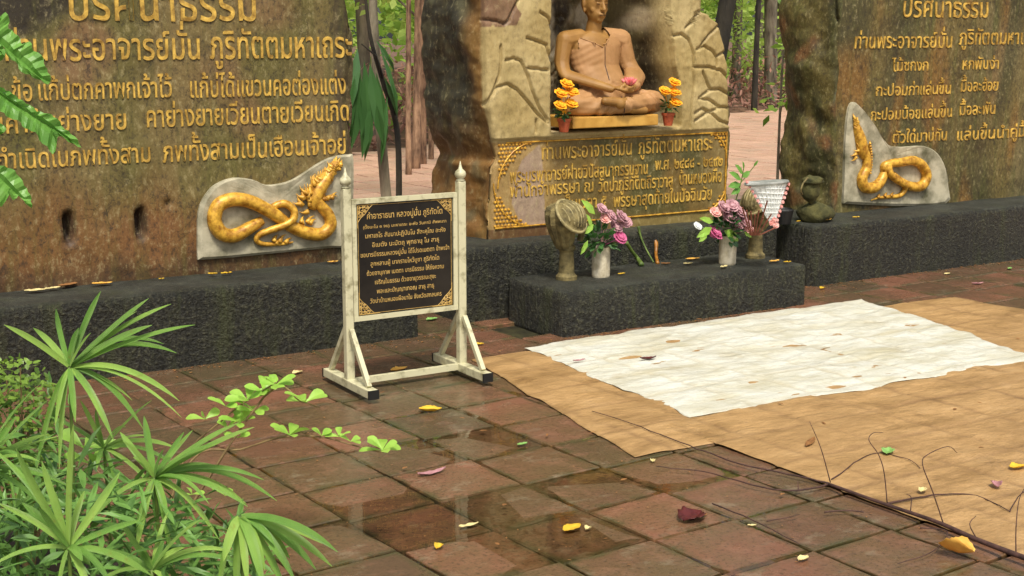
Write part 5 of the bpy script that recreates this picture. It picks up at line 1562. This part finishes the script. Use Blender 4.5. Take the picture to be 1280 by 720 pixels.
clusters = [(309, 500, 6, .07), (329, 490, 6, .065), (345, 481, 6, .06), (318, 514, 5, .055), (300, 528, 5, .06), (382, 503, 6, .075), (362, 544, 5, .07), (402, 545, 4, .045), (424, 546, 4, .045), (438, 552, 3, .045), (478, 563, 7, .065), (256, 524, 3, .065), (285, 535, 4, .055), (282, 508, 4, .055), (105, 560, 4, .085), (112, 580, 3, .07), (240, 618, 3, .035), (282, 620, 3, .035), (298, 547, 4, .05)]
for (x, y, n, L) in clusters:
    c = at_d(x, y, DL if x > 120 and y < 600 else 3.6)
    off = rd.random() * 6
    for k in range(n):
        w = off + 2 * PI * k / n + rd.uniform(-.3, .3)
        d = RT * math.cos(w) + Vector((-FW.x, -FW.y, 0)) * math.sin(w) * .8 + Vector((0, 0, rd.uniform(.15, .9)))
        oval(c, d, Vector((rd.gauss(0, .3), -.5 + rd.gauss(0, .2), 1)), L * rd.uniform(.8, 1.15), L * rd.uniform(.42, .52), lime)

# lobed leaves hanging in from the upper left
hang = empty('lobed_leaf_tree', Vector((at_d(-120, 300, 3.2).x, at_d(-120, 300, 3.2).y, .03)), 'slim tree with lobed bright green leaves hanging in at the upper left', 'tree')
hb = world_loc(hang)
mb = MB(); S = spline([hb, hb + Vector((0, 0, .9)), at_d(-110, 120, 3.2), at_d(-60, 20, 3.15)], 6); mb.tube(S, lerpN([.02, .014, .006], len(S)), 8)
for (x, y) in ((-20, 60), (-20, 130), (-25, 210), (-10, 30)): mb.tube([at_d(-105, y + 20, 3.2), at_d(x, y, 3.12)], [.005, .003], 6)
mb.build('trunk', M['stalk_brown'], hang, smooth=True)
def lobed(P_, dist, parent, tiltd):
    """a lobed blade with a toothed rim, creased along its veins"""
    Q = []
    n0 = len(P_)
    for k in range(n0):
        a, b = Vector(P_[k]), Vector(P_[(k + 1) % n0]); m_ = max(1, int((b - a).length / 11))
        for q in range(m_):
            t_ = q / m_; p = a.lerp(b, t_); nrm = Vector((b.y - a.y, a.x - b.x)).normalized() * (3.0 if q % 2 else -1.5)
            Q.append(p + (nrm if q else Vector((0, 0))))
    V = [at_d(p.x / 2.667, p.y / 2.667, dist + tiltd * (p.x / 2.667) / 100 + .006 * math.sin(k * 1.9)) for k, p in enumerate(Q)]
    c0 = at_d(P_[0][0] / 2.667, P_[0][1] / 2.667, dist); far = max(V, key=lambda v: (v - c0).length)
    n = len(V); ring = []
    for f in (.33, .66):
        for k, v in enumerate(V):
            t_ = max(.05, min(.95, (v - c0).dot(far - c0) / (far - c0).length_squared)); ax = c0.lerp(far, t_ * .92)
            ring.append(v.lerp(ax, f) - FW * (.009 * f + .003 * math.sin(k * .7)))
    axis = []
    for v in V:
        t_ = max(.05, min(.95, (v - c0).dot(far - c0) / (far - c0).length_squared)); axis.append(c0.lerp(far, t_ * .92) + FW * .004)
    A = V + ring + axis
    F = [(r * n + k, r * n + (k + 1) % n, (r + 1) * n + (k + 1) % n, (r + 1) * n + k) for r in range(3) for k in range(n)]
    pyobj('leaf', A, F, M['leaf_lobed'], parent)
for P_, d, t in (([(-60, 90), (0, 62), (18, 40), (30, 60), (28, 95), (60, 118), (75, 150), (100, 138), (112, 170), (140, 185), (150, 220), (170, 262), (160, 282), (138, 268), (118, 262), (100, 248), (72, 240), (52, 205), (28, 190), (10, 150), (-40, 130)], 3.1, .06),
                 ([(-60, 270), (0, 290), (40, 312), (62, 330), (100, 350), (122, 372), (160, 378), (190, 395), (215, 430), (250, 455), (272, 492), (240, 478), (205, 455), (185, 455), (188, 490), (176, 515), (158, 488), (140, 478), (118, 440), (84, 428), (60, 400), (30, 392), (-30, 340)], 3.0, .08),
                 ([(-60, 540), (0, 552), (40, 562), (66, 590), (80, 618), (102, 650), (106, 694), (84, 664), (62, 650), (44, 668), (30, 640), (5, 690), (-50, 640)], 3.1, .05),
                 ([(-60, 130), (0, 140), (20, 170), (8, 200), (-50, 210)], 3.2, .0), ([(-70, 400), (0, 410), (22, 430), (0, 450), (-50, 460)], 3.2, .0)):
    lobed(P_, d, hang, t)

# ------------------------------------------------------------------ trees
def crown_mesh(centers, n, L, W, seed, flat=.35):
    rd = np.random.RandomState(seed)
    C_ = np.array([c[:3] for c in centers]); R = np.array([c[3] for c in centers])
    k = rd.choice(len(centers), n, p=R ** 2 / np.sum(R ** 2))
    d = rd.normal(size=(n, 3)); d /= np.linalg.norm(d, axis=1)[:, None]
    p = C_[k] + d * R[k][:, None] * (rd.rand(n)[:, None] ** .45) * np.array([1, 1, .75])
    a = rd.normal(size=(n, 3)); a[:, 2] = a[:, 2] * .6 - .25; a /= np.linalg.norm(a, axis=1)[:, None]
    nn = rd.normal(size=(n, 3)) * .55 + np.array([0, 0, 1]); s = np.cross(a, nn); s /= np.linalg.norm(s, axis=1)[:, None]
    l = (L * rd.uniform(.6, 1.25, n))[:, None]; w = l * (W / L) * .5
    V = np.stack([p, p + a * l * .45 + s * w, p + a * l, p + a * l * .45 - s * w], 1).reshape(-1, 3)
    F = np.arange(4 * n).reshape(-1, 4)
    return V.tolist(), F.tolist()

def tree(ang, dist, h, r, bark, leafm, label, name='tree', crown_r=1.6, nleaf=3500, low=.45, lean=(0, 0), L=.13, seed=0, group=None, forks=4, crown=True, base=-.06):
    rd = random.Random(seed); a = math.radians(ang); b = Vector((math.sin(a) * dist, math.cos(a) * dist, base))
    t_ = empty(name, b, label, 'tree', group)
    top = b + Vector((lean[0], lean[1], h))
    mb = MB(); P_ = [b - Vector((0, 0, .1)), b.lerp(top, .33) + Vector((rd.uniform(-.1, .1), rd.uniform(-.1, .1), 0)) * (h / 6), b.lerp(top, .66) + Vector((rd.uniform(-.15, .15), rd.uniform(-.1, .1), 0)) * (h / 6), top]
    S = spline(P_, 6); mb.tube(S, lerpN([r * 1.35, r, r * .8, r * .55, r * .25], len(S)), 12)
    cen = []
    for k in range(forks):
        i = int(len(S) * rd.uniform(low, .95)); i = min(i, len(S) - 1); w = rd.uniform(0, 6.28); e = S[i] + Vector((math.cos(w), math.sin(w), rd.uniform(.3, .8))) * crown_r * rd.uniform(.5, .9)
        mb.tube([S[i], S[i].lerp(e, .5) + Vector((0, 0, .1)), e], [r * .45, r * .3, r * .1], 7)
        cen.append((e.x, e.y, e.z, crown_r * rd.uniform(.35, .6)))
    cen.append((top.x, top.y, top.z, crown_r * .7))
    mb.build('trunk', bark, t_, smooth=True)
    if crown:
        for k in range(forks * 2):
            c = rd.choice(cen); cen.append((c[0] + rd.gauss(0, .6) * crown_r * .7, c[1] + rd.gauss(0, .6) * crown_r * .7, c[2] + rd.gauss(0, .4) * crown_r * .7, crown_r * rd.uniform(.2, .45)))
        V, F = crown_mesh(cen, nleaf, L, L * .5, seed + 5)
        tag(pyobj('crown', V, F, leafm, t_), kind='stuff')
    return t_
tree(26.6, 10.6, 7, .035, M['bark_grey'], M['leaf_tree'], 'slim grey tree seen just right of the left monolith', seed=1, crown_r=1.4, low=.5)
tree(27.65, 16.9, 9, .045, M['bark_red'], M['leaf_lime'], 'reddish trunk in the middle of the left gap, thicker of the pair', seed=2, crown_r=1.8, low=.4)
tree(27.95, 17.5, 9, .04, M['bark_red'], M['leaf_tree'], 'reddish trunk right behind its thicker neighbour in the left gap', seed=3, crown_r=1.6, low=.4, lean=(.4, 0))
tree(27.35, 16.2, 8, .03, M['bark_red'], M['leaf_tree'], 'thin reddish stem left of the reddish trunks in the left gap', seed=23, crown_r=1.3, low=.4, nleaf=1800)
tree(28.3, 18.2, 8, .03, M['bark_red'], M['leaf_lime'], 'thin reddish stem right of the reddish trunks in the left gap', seed=24, crown_r=1.3, low=.4, nleaf=1800)
tree(28.75, 20.5, 8, .05, M['bark_grey'], M['leaf_lime'], 'thin pale tree beside the bark side of the central monument', seed=4, crown_r=1.6, low=.2)
tree(25.8, 22, 9, .09, M['bark_grey'], M['leaf_lime'], 'far pale trunk half hidden by the left monolith edge', seed=14, crown_r=1.9, low=.15, nleaf=4500)
tree(38.75, 9.6, 7, .06, M['bark_dark'], M['leaf_tree'], 'dark leaning trunk right behind the central monument', seed=5, crown_r=1.7, low=.6, lean=(.95, -.6))
tree(42.75, 12.2, 3.0, .012, M['bark_grey'], M['leaf_tree'], 'thin sapling close to the left side of the right monolith', seed=6, crown_r=.45, nleaf=240, low=.35, L=.12, forks=5)
tree(41.7, 30, 8, .055, M['bark_dark'], M['leaf_tree'], 'distant dark trunk in the right gap', seed=7, crown_r=2.2, low=.3)
tree(42.4, 33, 9, .12, M['bark_grey'], M['leaf_lime'], 'distant pale trunk in the right gap', seed=8, crown_r=2.4, low=.25, nleaf=5000)
tree(40.9, 36, 9, .11, M['bark_grey'], M['leaf_tree'], 'farthest grey trunk in the right gap', seed=9, crown_r=2.4, low=.25, nleaf=5000)

# sapling with large drooping dark leaves beside the left monolith
a = on_y(500, 245, 9.4); b = Vector((on_y(497, 240, 9.4).x, 9.4, 0))
sap = empty('drooping_sapling', b, 'young tree with large drooping dark green leaves beside the left monolith', 'tree')
mb = MB(); S = spline([b, on_y(497, 170, 9.4), on_y(478, 100, 9.4), on_y(462, 40, 9.4), on_y(452, -60, 9.4)], 6); mb.tube(S, lerpN([.028, .022, .016, .01], len(S)), 8)
mb.tube([on_y(480, 105, 9.4), on_y(470, 70, 9.35), on_y(452, 55, 9.3)], [.01, .008, .005], 6)
mb.build('trunk', M['bark_dark'], sap, smooth=True)
rd = random.Random(4)
for (x0, y0, x1, y1, W) in ((447, 70, 452, 190, .14), (455, 75, 470, 200, .15), (462, 78, 478, 180, .13), (450, 95, 446, 180, .12), (470, 90, 492, 190, .09), (475, 60, 508, 140, .07), (455, 110, 462, 196, .14), (480, 95, 505, 150, .07), (470, 50, 500, 90, .06), (447, 60, 440, 130, .1), (484, 120, 478, 205, .06)):
    p, q = on_y(x0, y0, 9.3), on_y(x1, y1, 9.25 + rd.uniform(-.1, .1)); V, F = [], []
    leaf_quad(V, F, p, q - p, Vector((rd.gauss(0, .3), -1, .2)), (q - p).length, W * .75); pyobj('leaf', V, F, M['leaf_deep'], sap)

# brush and litter at the edge of the wood
V, F = [], []; rd = random.Random(17)
for k in range(9000):
    x = rd.uniform(2, 30); y = pave_edge(x) + .3 + rd.random() ** 1.5 * 7
    z = rd.random() ** 2 * 1.1
    leaf_quad(V, F, Vector((x, y, z)), Vector((rd.gauss(0, .7), rd.gauss(0, .7), rd.gauss(.4, .7))), Vector((rd.gauss(0, .5), rd.gauss(0, .5), 1)), rd.uniform(.08, .26), .05)
tag(pyobj('dry_brush', V, F, M['leaf_dry']), 'pinkish brown dry brush and leaf litter at the edge of the wood', 'brush', kind='stuff')
V, F = [], []
for k in range(3500):
    x = rd.uniform(2, 30); y = pave_edge(x) + .8 + rd.random() * 5
    g = noise.noise(Vector((x * .8, y * .8, 0)))
    if g < .05: continue
    leaf_quad(V, F, Vector((x, y, rd.random() * (1.6 * g + .6))), Vector((rd.gauss(0, .7), rd.gauss(0, .7), rd.gauss(.6, .5))), Vector((rd.gauss(0, .5), rd.gauss(0, .5), 1)), rd.uniform(.12, .3), .09)
tag(pyobj('low_bushes', V, F, M['leaf_tree']), 'low green bushes along the wood edge', 'bushes', kind='stuff')

# the wood behind, one mass: trunks and leaves
rd = random.Random(31)
mb = MB()
for k in range(150):
    a = math.radians(rd.uniform(-12, 80)); d = rd.uniform(24, 58)
    if 25.0 < math.degrees(a) < 29.3 and d < 30: continue
    x, y = math.sin(a) * d, math.cos(a) * d
    if y < pave_edge(x) + 2: continue
    h = rd.uniform(7, 13); r = rd.uniform(.05, .16); mb.tube([(x, y, -.2), (x + rd.uniform(-.3, .3), y, h * .5), (x + rd.uniform(-.6, .6), y, h)], [r, r * .8, r * .3], 7)
wood = mb.build('woodland_trunks', M['bark_grey']); tag(wood, 'many thin trunks of the wood behind the plaza', 'woodland', kind='stuff')
for nm, mt, cnt, sd_ in (('woodland_foliage', M['leaf_tree'], 24000, 1), ('woodland_foliage', M['leaf_lime'], 32000, 2)):
    cen = []
    for k in range(620):
        a = math.radians(rd.uniform(-14, 82)); d = rd.uniform(24, 60); x, y = math.sin(a) * d, math.cos(a) * d
        if y < pave_edge(x) + 2.5: continue
        cen.append((x, y, rd.uniform(1.0, 12) , rd.uniform(.7, 1.9)))
    V, F = crown_mesh(cen, cnt, .42, .24, sd_)
    tag(pyobj(nm, V, F, mt), 'sunlit green foliage of the wood behind' if sd_ == 1 else 'yellow green foliage of the wood behind', 'woodland', kind='stuff')

bpy.data.objects.remove(_to)
